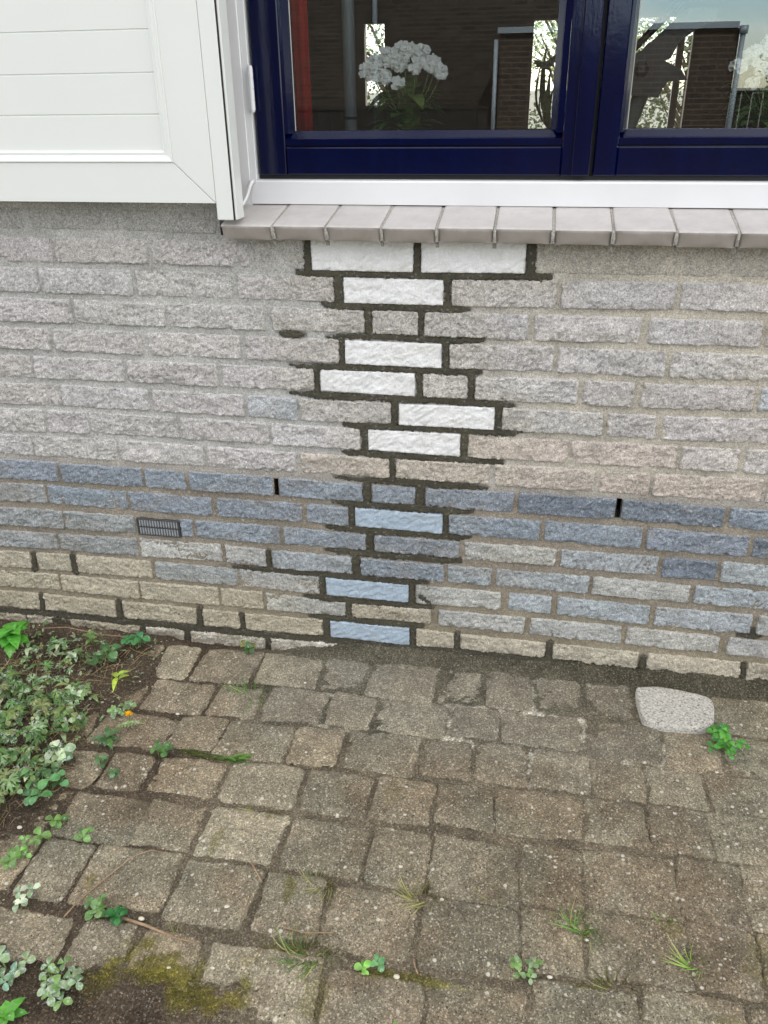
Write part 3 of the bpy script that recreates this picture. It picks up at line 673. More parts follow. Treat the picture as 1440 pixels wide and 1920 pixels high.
# ------------------------------------------------------------------ shutter
def build_shutter():
    s = empty('window_shutter', (-0.9, -0.05, 1.0), 'large white panelled shutter with horizontal grooves standing left of the window', 'shutter')
    X0, X1, Z0, Z1 = -1.62, -0.6065, 1.0, 2.32; Y0 = -0.060; T = 0.045
    ix0, ix1, iz0, iz1 = X0+0.0745, -0.6810, 1.0695, Z1-0.07
    def mitre(side):
        o = [(X0, Z0), (X1, Z0), (X1, Z1), (X0, Z1)]; n = [(ix0, iz0), (ix1, iz0), (ix1, iz1), (ix0, iz1)]
        a, b = side, (side+1) % 4; g = 0.00008
        q = [o[a], o[b], n[b], n[a]]
        ctr = (sum(p[0] for p in q)/4, sum(p[1] for p in q)/4)
        q = [(p[0]+(ctr[0]-p[0])*g/0.05, p[1]+(ctr[1]-p[1])*g/0.05) for p in q]
        m = MB(); k = 0.0003
        vs = [(p[0], Y0+k, p[1]) for p in q] + [(p[0]+(ctr[0]-p[0])*0.0015, Y0, p[1]+(ctr[1]-p[1])*0.006) for p in q] + [(p[0], Y0+T, p[1]) for p in q]
        fs = [(4, 5, 6, 7), (11, 10, 9, 8)] + [(i, (i+1) % 4, 4+(i+1) % 4, 4+i) for i in range(4)] + [(8+i, 8+(i+1) % 4, (i+1) % 4, i) for i in range(4)]
        m.add(vs, fs); m.build('frame_rail' if side in (0, 2) else 'frame_stile', M_PVC, s)
    for i in range(4): mitre(i)
    # moulding swept round the inside, mitred
    prof = [(0.0, 0.0005), (0.0008, -0.0018), (0.0025, -0.0022), (0.0045, -0.0005), (0.008, 0.0030), (0.0125, 0.0045), (0.0165, 0.0042), (0.019, 0.0060), (0.0195, 0.0115), (0.0195, 0.02), (0.0, 0.02)]
    m = MB(); n = len(prof); vs = []
    for cx, cz, sx, sz in ((ix0, iz0, 1, 1), (ix1, iz0, -1, 1), (ix1, iz1, -1, -1), (ix0, iz1, 1, -1)):
        for a, y in prof: vs.append((cx+sx*a, Y0+y, cz+sz*a))
    fs = [(c*n+j, ((c+1) % 4)*n+j, ((c+1) % 4)*n+(j+1) % n, c*n+(j+1) % n) for c in range(4) for j in range(n)]
    m.add(vs, fs); m.build('panel_moulding', M_PVC, s)
    # boards with V grooves
    z = 1.0825; zb = [1.0825-0.0665]
    while zb[-1] < iz1: zb.append(zb[-1]+0.0665)
    m = MB(); g = 0.0016; yb = Y0+0.0085; poly = [(Y0+0.03, zb[0])]
    poly.append((yb, zb[0]))
    for q in zb[1:-1]: poly += [(yb, q-g), (yb+0.0024, q-0.0003), (yb+0.0024, q+0.0004), (yb+0.0004, q+g)]
    poly += [(yb, zb[-1]), (Y0+0.03, zb[-1])]
    n = len(poly); vs = [(x, y, zz) for x in (ix0+0.015, ix1-0.015) for y, zz in poly]
    fs = [(i, i+1, n+i+1, n+i) for i in range(n-1)] + [(n-1, 0, n, 2*n-1)]
    m.add(vs, fs); m.build('grooved_panel', M_PVC, s)
    e = MB(); e.box(-0.6060, -0.5752, -0.0605, -0.028, 0.9705, 2.33, .0012); e.build('edge_strip', M_PVC, s, label='narrow white vertical strip reaching below the shutter')
    e = MB(); e.box(-0.5752, -0.5726, -0.0585, -0.030, 0.9708, 2.33); e.build('rubber_seal', M_SEAL, s)
    e = MB(); e.box(-0.5726, -0.5680, -0.0570, -0.020, 0.9712, 2.33, .0006); e.build('edge_strip', M_PVC, s)
build_shutter()
# ------------------------------------------------------------------ paving and soil
PZ = -0.020
def paver_mat():
    m, nt, b = mat_new('exposed_aggregate_paver'); p = pos(nt); a = attr(nt)
    n1 = noise(nt, p, 28, 8, 0.68); v = ramp(nt, n1, [(0.3, gray(0.72)), (0.5, gray(0.98)), (0.7, gray(1.28))])
    c = mixc(nt, 1.0, a, v, 'MULTIPLY')
    g = noise(nt, p, 330, 5, 0.8); v2 = ramp(nt, g, [(0.32, gray(0.5)), (0.5, gray(0.97)), (0.68, gray(1.5))])
    for sc in (330, 620):
        wp = mixc(nt, 0.004, p, node_noise_color(nt, p, 400)); vc = voro(nt, wp, sc, 'Color'); sp = node(nt, 'ShaderNodeSeparateColor'); nt.links.new(vc, sp.inputs[0])
        c = mixc(nt, 1.0, c, ramp(nt, sp.outputs[1], [(0.0, gray(0.70)), (0.55, gray(0.95)), (0.85, gray(1.12)), (1.0, gray(1.7))]), 'MULTIPLY')
    c = mixc(nt, 0.75, c, mixc(nt, 1.0, c, v2, 'MULTIPLY'))
    al = node(nt, 'ShaderNodeAttribute', attribute_name='Col').outputs['Alpha']   # 1 = bare stone, 0 = under the cement film
    for sc, lo, hi, col in ((210, 0.93, 0.95, (0.52, 0.47, 0.36)), (330, 0.90, 0.93, (0.46, 0.44, 0.38)), (120, 0.965, 0.975, (0.66, 0.62, 0.52)), (280, 0.90, 0.93, (0.035, 0.03, 0.027))):
        vo = nt.nodes.new('ShaderNodeTexVoronoi'); vo.inputs['Scale'].default_value = sc; vo.inputs['Randomness'].default_value = 1.0
        nt.links.new(p, vo.inputs['Vector']); sep = node(nt, 'ShaderNodeSeparateColor'); nt.links.new(vo.outputs['Color'], sep.inputs[0])
        w = ramp(nt, sep.outputs[0], [(lo, gray(0)), (hi, gray(1))])
        ds = ramp(nt, vo.outputs['Distance'], [(0.30, gray(1)), (0.48, gray(0))])
        w = math2(nt, 'MULTIPLY', math2(nt, 'MULTIPLY', w, ds), math2(nt, 'MULTIPLY', al, 0.85)); c = mixc(nt, w, c, col)
    nt.links.new(c, b.inputs['Base Color']); b.inputs['Roughness'].default_value = 0.88; b.inputs['Specular IOR Level'].default_value = 0.25
    h = mixc(nt, 0.35, noise(nt, p, 380, 5, 0.75), noise(nt, p, 110, 5, 0.6)); bump(nt, b, h, 1.0, 0.0032)
    return m
M_PAVER = paver_mat()
def np_mesh4(name, V, F, mat, cols4, **kw):
    o = np_mesh(name, V, F, mat, None, cols4[:, :3], True, **kw)
    a = o.data.color_attributes['Col']; a.data.foreach_set('color', cols4.astype(np.float32).ravel()); return o
STONE = [(264, -72), (278, -54), (330, -50), (398, -61), (424, -80), (422, -122), (412, -156), (380, -176), (322, -179), (284, -171), (270, -150)]
def film(X, Y):
    """1 where cement slurry has been washed over the paving"""
    f = sstep(-0.78, -0.52, X+0.25*Y)*sstep(0.50, 0.02, X+0.9*Y*0)*sstep(-0.40, -0.20, Y+0.10*fbm(X*5, Y*5, 71, 3))
    return np.clip(f, 0, 1)
def moss(X, Y):
    n = fbm(X*22, Y*22, 61, 4, 0.6)
    f = np.zeros(X.shape)
    for x, y, rx, ry, k in ((-0.50, -0.868, 0.10, 0.034, 1.0), (-0.37, -0.862, 0.022, 0.06, 0.9), (-0.43, -0.885, 0.06, 0.03, .95), (-0.60, -0.90, 0.05, 0.02, 0.5), (-0.35, -0.705, 0.010, 0.035, 0.7), (-0.51, -0.605, 0.012, 0.03, 0.5), (-0.13, -0.808, 0.07, 0.010, 0.8),
                            (-0.69, -0.73, 0.015, 0.02, 0.5), (0.13, -0.775, 0.05, 0.012, 0.6), (0.275, -0.65, 0.02, 0.02, 0.35), (0.33, -0.80, 0.05, 0.02, 0.3), (-0.32, -0.79, 0.03, 0.01, .6), (-0.26, -0.86, 0.02, 0.05, .4), (0.40, -0.69, 0.03, 0.03, 0.3), (0.42, -0.85, .03, .02, .5), (-0.215, -0.44, .01, .03, .3)):
        d = np.hypot((X-x)/rx, (Y-y)/ry); f = np.maximum(f, k*sstep(1.25, 0.5, d+1.1*n))
    return f
def dirt(X, Y):
    """1 where soil lies over the stones"""
    n = fbm(X*14, Y*14, 91, 4)
    a = sstep(-0.858, -0.905, Y+0.05*n)*sstep(-0.30, -0.42, X+0.1*n)
    edge = np.interp(-Y, [0.0, 0.09, 0.22, 0.34, 0.44, 0.55, 0.66, 0.71, 1.2], [-0.80, -0.85, -0.84, -0.885, -0.885, -0.862, -0.88, -0.90, -1.0])
    b = sstep(edge+0.03, edge-0.03, X+0.05*n)
    return np.clip(np.maximum(a, b), 0, 1)
def paver_patch(x0, x1, y0, y1, seed, step=0.003):
    r = random.Random(seed); e = [0, 0.0015, 0.004, 0.008]
    s = coords(x1-x0, step, e)/(x1-x0); t = coords(y1-y0, step, e)/(y1-y0)
    S, T = np.meshgrid(s, t, indexing='ij'); Lx, Ly = x1-x0, y1-y0
    sk = r.uniform(-.006, .006); sk2 = r.uniform(-.006, .006)
    X = x0+S*Lx + sk*(T-0.5) + 0.007*fbm(T*2.2+seed, S, seed, 2)*np.where(S < .5, -1, 1)*(abs(S-.5)*2)**3
    Y = y0+T*Ly + sk2*(S-0.5) + 0.007*fbm(S*2.2+seed, T, seed+1, 2)*np.where(T < .5, -1, 1)*(abs(T-.5)*2)**3
    cr = r.uniform(0.006, 0.014); qx = abs((S-.5)*Lx)-(Lx/2-cr); qy = abs((T-.5)*Ly)-(Ly/2-cr)
    d = -(np.hypot(np.maximum(qx, 0), np.maximum(qy, 0))+np.minimum(np.maximum(qx, qy), 0)-cr)
    d = d + 0.0038*fbm(X*110, Y*110, seed+3, 3)
    er = r.uniform(0.004, 0.010)
    k = np.clip(1-d/er, 0, 1.6); drop = er*0.5*k**2.6+0.014*sstep(0.0015, -0.001, d)
    h = PZ + r.uniform(-.0022, .0022) + r.uniform(-.012, .012)*(S-.5)*Lx*2 + r.uniform(-.015, .015)*(T-.5)*Ly*2
    f = film(X, Y)
    h = h - 0.0034*np.maximum(abs(S-.5)*2, abs(T-.5)*2)**3.5 - drop*(1-0.15*f) + (0.0012*fbm(X*300, Y*300, 4, 3, 0.7)+0.0016*fbm(X*70, Y*70, 14, 4))*(1-0.45*f) + 0.0015*fbm(X*11, Y*11, 24, 2)
    mo = moss(X, Y); di = dirt(X, Y)
    h = h + mo*(0.0022+0.002*fbm(X*260, Y*260, 33, 3, 0.8)) 
    base = np.array([srgb(136, 124, 103), srgb(139, 130, 110), srgb(131, 120, 101), srgb(143, 132, 111), srgb(128, 119, 101)][seed % 5])*r.uniform(.84, 1.16)
    base = base*1.06*(1+0.16*float(sstep(-0.1, -0.6, np.array(x0))))
    C = np.ones(X.shape+(4,)); v = (1+0.30*fbm(X*16, Y*16, 51, 5, 0.6))[..., None]
    C[..., :3] = base*v
    br = (sstep(-0.05, 0.35, fbm(X*7, Y*7, 151, 4))*0.55)[..., None]; C[..., :3] = C[..., :3]*(1-br)+np.array(srgb(122, 106, 84))*v*br
    gn = (sstep(0.0, 0.4, fbm(X*6+9, Y*6, 152, 3))*0.3)[..., None]; C[..., :3] = C[..., :3]*(1-gn)+np.array(srgb(124, 129, 113))*v*gn
    ff = f[..., None]*0.62; C[..., :3] = C[..., :3]*(1-ff)+np.array(srgb(136, 132, 119))*(0.7+0.3*v)*ff
    # slurry dried pale along some edges
    pe = sstep(0.010, 0.0, d)*sstep(-0.33, -0.27, Y)*sstep(-0.17, -0.19, Y)*0
    dm = di[..., None]*0.85; C[..., :3] = C[..., :3]*(1-dm)+np.array(srgb(84, 70, 55))*v*dm
    mm = (mo*(0.75+0.3*fbm(X*90, Y*90, 8, 3)))[..., None].clip(0, 1); C[..., :3] = C[..., :3]*(1-mm)+np.array(srgb(112, 106, 34))*(1+0.5*fbm(X*60, Y*60, 3, 3)[..., None])*mm
    C[..., 3] = np.clip((1-0.62*f)*(1-0.6*di)*(1-mo), 0, 1)
    V = np.stack([X, Y, h], -1).reshape(-1, 3); F = grid_faces(len(s), len(t))
    return V, F, C.reshape(-1, 4)
def build_paving():
    P = []; sd = 0
    for ri, row in enumerate(PAVERS):
        for ci, (x0, x1, y0, y1) in enumerate(row):
            sd += 1
            if ri == 0 and ci == 9: continue                       # the loose pale stone lies here
            P.append(paver_patch(x0/1000-.0024, x1/1000+.0024, y0/1000-.0020, y1/1000+.0020, sd))
        y0, y1 = row[-1][2]/1000, row[-1][3]/1000; x = row[-1][1]/1000+0.008; i = 0
        while x < 1.7:
            w = (0.15, 0.10)[(i+ri) % 2]; P.append(paver_patch(x, x+w, y0, y1, 900+ri*40+i, 0.01)); x += w+0.009; i += 1
        y0, y1 = row[0][2]/1000, row[0][3]/1000; x = row[0][0]/1000-0.008; i = 0
        while x > (-1.05 if ri > 2 else -0.9):
            w = (0.15, 0.10)[(i+ri) % 2]; P.append(paver_patch(x-w, x, y0, y1, 1900+ri*40+i, 0.006)); x -= w+0.009; i += 1
    y = -0.925; ri = 0
    while y > -2.4:
        x = -1.5+rng.uniform(0, .15)
        while x < 1.7:
            w = rng.choice((0.15, 0.10, 0.15)); st = 0.004 if (ri < 1 and -0.8 < x < 0.5) else 0.012
            P.append(paver_patch(x, x+w, y-0.109, y, 3000+ri*60+int((x+2)*20), st)); x += w+0.008
        y -= 0.118; ri += 1
    V, F, C = gather(P)
    np_mesh4('pavement', V, F, M_PAVER, C, kind='structure')
build_paving()
def soil_mat():
    m, nt, b = mat_new('soil_and_sand'); p = pos(nt); a = attr(nt)
    v = ramp(nt, noise(nt, p, 260, 6, 0.75), [(0.3, gray(0.5)), (0.5, gray(1.0)), (0.7, gray(1.6))]); c = mixc(nt, 1.0, a, v, 'MULTIPLY')
    wp = mixc(nt, 0.006, p, node_noise_color(nt, p, 300)); vo = voro(nt, wp, 420, 'Color'); sep = node(nt, 'ShaderNodeSeparateColor'); nt.links.new(vo, sep.inputs[0])
    c = mixc(nt, 1.0, c, ramp(nt, sep.outputs[1], [(0.0, gray(0.62)), (0.5, gray(0.9)), (0.85, gray(1.2)), (1.0, gray(2.1))]), 'MULTIPLY')
    w = ramp(nt, sep.outputs[0], [(0.965, gray(0)), (0.98, gray(0.6))]); c = mixc(nt, w, c, (0.34, 0.31, 0.25))
    nt.links.new(c, b.inputs['Base Color']); b.inputs['Roughness'].default_value = 0.95; b.inputs['Specular IOR Level'].default_value = 0.2
    bump(nt, b, noise(nt, p, 300, 6, 0.75), 1.0, 0.0035); return m
M_SOIL = soil_mat()
def soil_height(X, Y):
    n = fbm(X*30, Y*30, 200, 5, 0.6); cl = fbm(X*110, Y*110, 210, 4, 0.6)
    z = PZ - 0.0062 + 0.0026*n + 0.0018*cl
    f = film(X, Y); z = z + f*0.0022+0.0008*sstep(-0.35, 0.2, X)
    # strip between the first row and the wall: mortar droppings rise to the bricks on the right, soil sinks on the left
    t = sstep(-0.050, -0.002, Y+0.014*n)
    right = sstep(-0.62, -0.35, X)
    top = -0.004+0.010*sstep(-0.1, 0.5, X)+0.004*n+0.005*cl
    zr = z*(1-t)+np.maximum(top, z)*t
    zl = z*(1-t)+(-0.052+0.008*n)*t
    z = zr*right+zl*(1-right)
    di = dirt(X, Y); bed = sstep(-0.80, -0.92, X)*sstep(-0.75, -0.6, Y)
    z = z + di*(0.010+0.006*fbm(X*22, Y*22, 230, 5, 0.65)) + bed*(0.008*fbm(X*12, Y*12, 240, 4))*(1-t)
    return z
def build_soil():
    xs = np.concatenate([np.arange(-2.3, -1.25, 0.02), np.arange(-1.25, 0.62, 0.0036), np.arange(0.62, 1.9, 0.02)])
    ys = np.concatenate([np.arange(-2.6, -1.0, 0.02), np.arange(-1.0, 0.003, 0.0036)])
    X, Y = np.meshgrid(xs, ys, indexing='ij'); Z = soil_height(X, Y)
    soil = np.array(srgb(84, 73, 60)); sand = np.array(srgb(114, 104, 87)); mort = np.array(srgb(100, 95, 81)); dark = np.array(srgb(74, 70, 57))
    n = fbm(X*18, Y*18, 300, 5)[..., None]
    f = np.maximum(film(X, Y), sstep(-0.12, -0.05, Y)*sstep(-0.62, -0.45, X))[..., None]
    C = sand*(1-f)+mort*f
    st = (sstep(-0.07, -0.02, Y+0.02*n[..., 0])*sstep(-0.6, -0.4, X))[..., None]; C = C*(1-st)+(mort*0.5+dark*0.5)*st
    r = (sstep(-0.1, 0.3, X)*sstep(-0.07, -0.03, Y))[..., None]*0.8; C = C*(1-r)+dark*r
    di = np.maximum(dirt(X, Y), sstep(-0.5, -0.7, X))[..., None]; C = C*(1-di)+soil*di
    # pale dried slurry lines in a few joints
    pale = np.zeros(X.shape)
    for x0, y0, x1, y1 in ((-0.41, -0.180, -0.16, -0.178), (-0.16, -0.178, -0.06, -0.168), (-0.02, -0.171, 0.06, -0.168), (0.045, -0.165, 0.043, -0.06), (0.04, -0.172, 0.145, -0.175), (-0.395, -0.18, -0.392, -0.215), (-0.13, -0.18, -0.131, -0.27), (-0.135, -0.276, 0.02, -0.272),
                           (-0.02, -0.19, -0.026, -0.172), (0.145, -0.17, 0.146, -0.28), (0.145, -0.28, 0.30, -0.288), (0.043, -0.29, 0.0425, -0.385), (-0.08, -0.28, -0.08, -0.30), (-0.41, -0.28, -0.335, -0.285), (-0.10, -0.392, -0.07, -0.405), (0.305, -0.19, 0.31, -0.27)):
        dx, dy = x1-x0, y1-y0; t = np.clip(((X-x0)*dx+(Y-y0)*dy)/(dx*dx+dy*dy), 0, 1); d = np.hypot(X-x0-t*dx, Y-y0-t*dy)
        pale = np.maximum(pale, sstep(0.010, 0.002, d+0.010*fbm(X*70, Y*70, 310, 4, 0.7)))
    pale = (pale*sstep(-0.25, 0.15, fbm(X*35, Y*35, 312, 4))*0.75)[..., None]; C = C*(1-pale)+np.array(srgb(192, 186, 168))*pale
    mo = moss(X, Y)[..., None]*0.8; C = C*(1-mo)+np.array(srgb(108, 102, 38))*mo
    C = C*(1+0.5*n)
    np_mesh('ground', np.stack([X, Y, Z+pale[..., 0]*0.0015], -1).reshape(-1, 3), grid_faces(len(xs), len(ys)), M_SOIL, None, C.reshape(-1, 3), kind='structure')
build_soil()
# the far ground, one sheet to the horizon
g = MB(); g.add([(-200, -200, -0.10), (200, -200, -0.10), (200, 200, -0.10), (-200, 200, -0.10)], [(0, 1, 2, 3)])
def far_ground():
    m, nt, b = mat_new('grass_and_paving_far'); p = pos(nt)
    c = ramp(nt, noise(nt, p, 0.6, 6), [(0.35, srgb(108, 110, 92)), (0.65, srgb(132, 126, 114))]); nt.links.new(c, b.inputs['Base Color'])
    b.inputs['Roughness'].default_value = 0.95; return m
g.build('far_ground', far_ground(), kind='structure')

# the loose pale stone
def build_stone():
    m_, nt, b = mat_new('pale_concrete_stone'); p = pos(nt)
    c = ramp(nt, noise(nt, p, 200, 6, 0.75), [(0.32, srgb(120, 113, 102)), (0.5, srgb(184, 180, 170)), (0.68, srgb(226, 222, 212))])
    vo = voro(nt, p, 300, 'Color'); sep = node(nt, 'ShaderNodeSeparateColor'); nt.links.new(vo, sep.inputs[0])
    c = mixc(nt, ramp(nt, sep.outputs[0], [(0.9, gray(0)), (0.93, gray(0.6))]), c, srgb(84, 80, 74))
    nt.links.new(c, b.inputs['Base Color']); b.inputs['Roughness'].default_value = 0.9; bump(nt, b, noise(nt, p, 330, 5, 0.7), 1.0, 0.0018)
    poly = [Vector((x/1000, y/1000, 0)) for x, y in STONE]; ctr = sum(poly, Vector())/len(poly)
    # smooth closed outline
    out = []; n = len(poly)
    for i in range(n):
        for k in range(6):
            t = k/6; p0, p1, p2, p3 = poly[i-1], poly[i], poly[(i+1) % n], poly[(i+2) % n]
            out.append(0.5*((2*p1)+(p2-p0)*t+(2*p0-5*p1+4*p2-p3)*t*t+(3*p1-p0-3*p2+p3)*t*t*t))
    vs = []; rings = [(1.0, -0.040), (1.0, -0.016), (0.992, -0.0100), (0.975, -0.0072), (0.94, -0.0060)]+[(0.94*(1-k/14), -0.0056) for k in range(1, 14)]
    for s_, z in rings:
        for q in out:
            x, y = ctr.x+(q.x-ctr.x)*s_, ctr.y+(q.y-ctr.y)*s_
            nz = float(fbm(np.array([x*60]), np.array([y*60]), 9, 3)[0])*0.0022
            vs.append((x, y, z+nz-0.010*(y-ctr.y)))
    N = len(out); fs = [(r*N+i, r*N+(i+1) % N, (r+1)*N+(i+1) % N, (r+1)*N+i) for r in range(len(rings)-1) for i in range(N)]
    vs.append((ctr.x, ctr.y, -0.0056)); fs += [((len(rings)-1)*N+i, (len(rings)-1)*N+(i+1) % N, len(vs)-1) for i in range(N)]
    m = MB(); m.add(vs, fs); m.build('loose_stone', m_, smooth=True, label='pale rounded loose stone lying at the wall foot beside the clover', cat='stone')
build_stone()

# ------------------------------------------------------------------ plants
def leaf_mat(name, tint, spots, rough=0.45):
    m, nt, b = mat_new(name); p = pos(nt); a = attr(nt)
    v = ramp(nt, noise(nt, p, 120, 4), [(0.3, (0.80, 0.90, 0.68)), (0.7, (1.35, 1.5, 1.12))]); c = mixc(nt, 1.0, a, v, 'MULTIPLY') if tint else a
    if spots > 0:
        n = noise(nt, p, 150, 4, 0.7); k = ramp(nt, n, [(0.62-spots*0.25, gray(0)), (0.70-spots*0.25, gray(0.8))]); c = mixc(nt, k, c, srgb(196, 204, 196))
    nt.links.new(c, b.inputs['Base Color']); b.inputs['Roughness'].default_value = rough
    b.inputs['Subsurface Weight'].default_value = 0.0
    tr = nt.nodes.new('ShaderNodeBsdfTranslucent'); nt.links.new(c, tr.inputs[0]); mx = nt.nodes.new('ShaderNodeMixShader'); mx.inputs[0].default_value = 0.25
    out = [n for n in nt.nodes if n.type == 'OUTPUT_MATERIAL'][0]
    nt.links.new(b.outputs[0], mx.inputs[1]); nt.links.new(tr.outputs[0], mx.inputs[2]); nt.links.new(mx.outputs[0], out.inputs[0])
    return m
M_LEAF = leaf_mat('green_leaf', 1, 0.06); M_DUSTY = leaf_mat('cement_dusted_leaf', 1, 0.42, 0.6)
GREENS = [srgb(82, 116, 66), srgb(98, 130, 78), srgb(72, 102, 68), srgb(116, 146, 88), srgb(92, 120, 88)]
PALE = [srgb(142, 158, 134), srgb(178, 184, 170), srgb(118, 140, 106), srgb(204, 206, 196)]
def leaf(mb, p, d, up, L, W, shape='oval', curl=0.25, fold=0.25, seg=5):
    """one blade: midrib from p along d, folded along it and drooping"""
    p = Vector(p); d = Vector(d).normalized(); up = Vector(up); side = d.cross(up).normalized(); up = side.cross(d).normalized()
    vs = []; fs = []
    for i in range(seg+1):
        t = i/seg
        w = {'oval': math.sin(math.pi*min(1, t*0.92+0.08))**0.75, 'obov': (math.sin(math.pi*(0.04+0.90*t**1.5))**0.7 if t < 1 else 0.35),
             'lance': math.sin(math.pi*(t*0.95+0.04))**1.1, 'blade': (1-t)**0.6*0.9+0.08}[shape]
        c = p+d*(L*t)+up*(-curl*L*t*t+0.12*L*math.sin(math.pi*t)); hw = W*0.5*max(0.03, w)
        vs += [tuple(c-side*hw+up*(fold*hw)), tuple(c), tuple(c+side*hw+up*(fold*hw))]
    for i in range(seg):
        a = i*3; fs += [(a, a+1, a+4, a+3), (a+1, a+2, a+5, a+4)]
    mb.add(vs, fs)
def shade(c, r=rng): k = r.uniform(.75, 1.25); return (c[0]*k*r.uniform(.92, 1.08), c[1]*k, c[2]*k*r.uniform(.85, 1.1))
def gz(x, y): return float(soil_height(np.array([x]), np.array([y]))[0])
def trefoil(mb, st, x, y, z, h, size, pal, lean=(0, 0), leaflets=3, r=rng):
    top = Vector((x+lean[0], y+lean[1], z+h)); st.col = shade(srgb(110, 128, 80), r)
    st.tube([(x, y, z-0.004), (x+lean[0]*0.3, y+lean[1]*0.3, z+h*0.6), tuple(top)], [size*0.045+0.0003]*3, 5)
    a0 = r.uniform(0, 6.28); tilt = Vector((r.uniform(-.35, .35), r.uniform(-.5, .1), 1)).normalized()
    for k in range(leaflets):
        a = a0+k*2*math.pi/leaflets*(0.95 if leaflets == 3 else 1); d = Vector((math.cos(a), math.sin(a), 0)); d = (d-tilt*d.dot(tilt)).normalized()+tilt*r.uniform(-.05, .25)
        mb.col = shade(r.choice(pal), r); leaf(mb, top+d*0.0008, d, tilt, size*r.uniform(.9, 1.1), size*r.uniform(.8, .95), 'obov', r.uniform(.1, .4), 0.22)
def palmate(mb, st, x, y, z, h, size, pal, r=rng):
    top = Vector((x+r.uniform(-.01, .01), y+r.uniform(-.01, .01), z+h)); st.col = shade(srgb(120, 112, 80), r)
    st.tube([(x, y, z-0.003), tuple(top)], 0.0006, 4)
    a0 = r.uniform(0, 6.28); tilt = Vector((r.uniform(-.4, .4), r.uniform(-.5, .2), 1)).normalized(); col = r.choice(pal)
    for k in range(5):
        a = a0+(k-2)*0.95; d = Vector((math.cos(a), math.sin(a), 0)); d = (d-tilt*d.dot(tilt)).normalized()
        mb.col = shade(col, r); s = size*(1-0.12*abs(k-2))
        leaf(mb, top, d, tilt, s, s*0.30, 'lance', 0.25, 0.2, 4)
        for sg in (-1, 1):
            sd = d.cross(tilt).normalized()*sg; leaf(mb, top+d*s*0.45, (d+sd*0.9), tilt, s*0.48, s*0.17, 'lance', 0.2, 0.2, 3)
def plant(name, label, cat, x, y, leaves, stems, mat, group=None):
    e = empty(name, (x, y, gz(x, y)), label, cat, group)
    if stems.v: stems.build('stem', M_STEM, e, smooth=True)
    leaves.build('foliage', mat, e, smooth=True)
    return e
M_STEM = vcol_mat('plant_stem', 0.6, 0, 300, 0.0001)
def clover(x, y, n, spread, size, pal, label, mat=None, h=0.022, seed=1, sy=1.0, name='clover', cat='clover plant', leaflets=3):
    r = random.Random(seed); L = MB(); S = MB()
    for i in range(n):
        a = r.uniform(0, 6.28); q = spread*math.sqrt(r.random()); px, py = x+q*math.cos(a), y+q*math.sin(a)*sy
        bx, by = x+0.25*(px-x), y+0.25*(py-y)
        trefoil(L, S, bx, by, gz(bx, by), h*r.uniform(.6, 1.2), size*r.uniform(.75, 1.15), pal, (px-bx, py-by), leaflets, r)
    return plant(name, label, cat, x, y, L, S, mat or M_LEAF)
def sprig(x, y, n, size, pal, label, mat=None, shape='oval', seed=1, h=0.03, spread=0.02, name='weed_sprig', cat='weed', wr=0.5):
    r = random.Random(seed); L = MB(); S = MB(); z = gz(x, y); S.col = srgb(112, 120, 76)
    tip = Vector((x+r.uniform(-spread, spread), y+r.uniform(-spread, spread), z+h)); S.tube([(x, y, z-0.004), tuple(tip)], 0.0009, 5)
    for i in range(n):
        t = (i+1)/n; p = Vector((x, y, z)).lerp(tip, 0.35+0.65*t); a = i*2.4+r.uniform(-.4, .4)
        L.col = shade(r.choice(pal), r); leaf(L, p, (math.cos(a), math.sin(a), r.uniform(.1, .7)), (0, 0, 1), size*r.uniform(.7, 1.15), size*wr*r.uniform(.8, 1.1), shape, r.uniform(.1, .5), .25)
    return plant(name, label, cat, x, y, L, S, mat or M_LEAF)
def tuft(x, y, n, Lg, label, col, seed, spread=0.012, up=1.0, dry=0.3):
    r = random.Random(seed); L = MB(); z = gz(x, y)
    for i in range(int(n*1.6)):
        a = r.uniform(0, 6.28); q = spread*r.random()**0.5; px, py = x+q*math.cos(a)*1.6, y+q*math.sin(a)*0.7
        b = a+r.uniform(-.8, .8); el = r.uniform(.25, 1.3)*up
        L.col = shade(srgb(160, 146, 108) if r.random() < dry else col, r)
        leaf(L, (px, py, z-0.003), (math.cos(b)*.9, math.sin(b)*.9, el), (math.cos(b+1.5), math.sin(b+1.5), .6), Lg*1.35*r.uniform(.5, 1.15), 0.0026*r.uniform(.7, 1.3), 'blade', r.uniform(.2, .9), .3, 6)
    e = empty('grass_tuft', (x, y, z), label, 'grass tuft', 'grass tufts growing in the paving joints')
    L.build('blades', M_LEAF, e, smooth=True)
G = GREENS
clover(.412, -.205, 13, .050, .0150, [srgb(76, 136, 58), srgb(92, 152, 70), srgb(70, 126, 60)], 'bright green round-leaved clover clump beside the pale loose stone', seed=4, h=.02)
clover(-.898, -.100, 4, .032, .019, [srgb(70, 120, 84), srgb(82, 132, 92)], 'dark green trefoil against the wall foot above the yellow sprig', seed=9, h=.03)
sprig(-1.19, -.150, 16, .048, [srgb(82, 150, 52), srgb(96, 164, 64)], 'large glossy bright green leafy plant at the left edge under the wall', seed=3, h=.045, spread=.01, name='leafy_plant', cat='plant', wr=.75)
sprig(-1.085, -.150, 14, .026, PALE+G, 'grey dusted sprawling weed on the bare soil by the wall', M_DUSTY, seed=5, spread=.02)
sprig(-1.04, -.183, 6, .022, [PALE[1], PALE[3]], 'nearly white cement-splashed leaves on the soil near the wall', M_DUSTY, seed=6)
sprig(-1.0, -.118, 6, .022, [G[3], G[1]], 'small upright fresh green sprig close under the bricks', seed=7, h=.05)
clover(-.945, -.180, 4, .03, .026, [G[2], G[4]], 'broad-lobed dark green leaves left of the yellow-green sprig', seed=8, h=.025, name='weed_sprig', cat='weed')
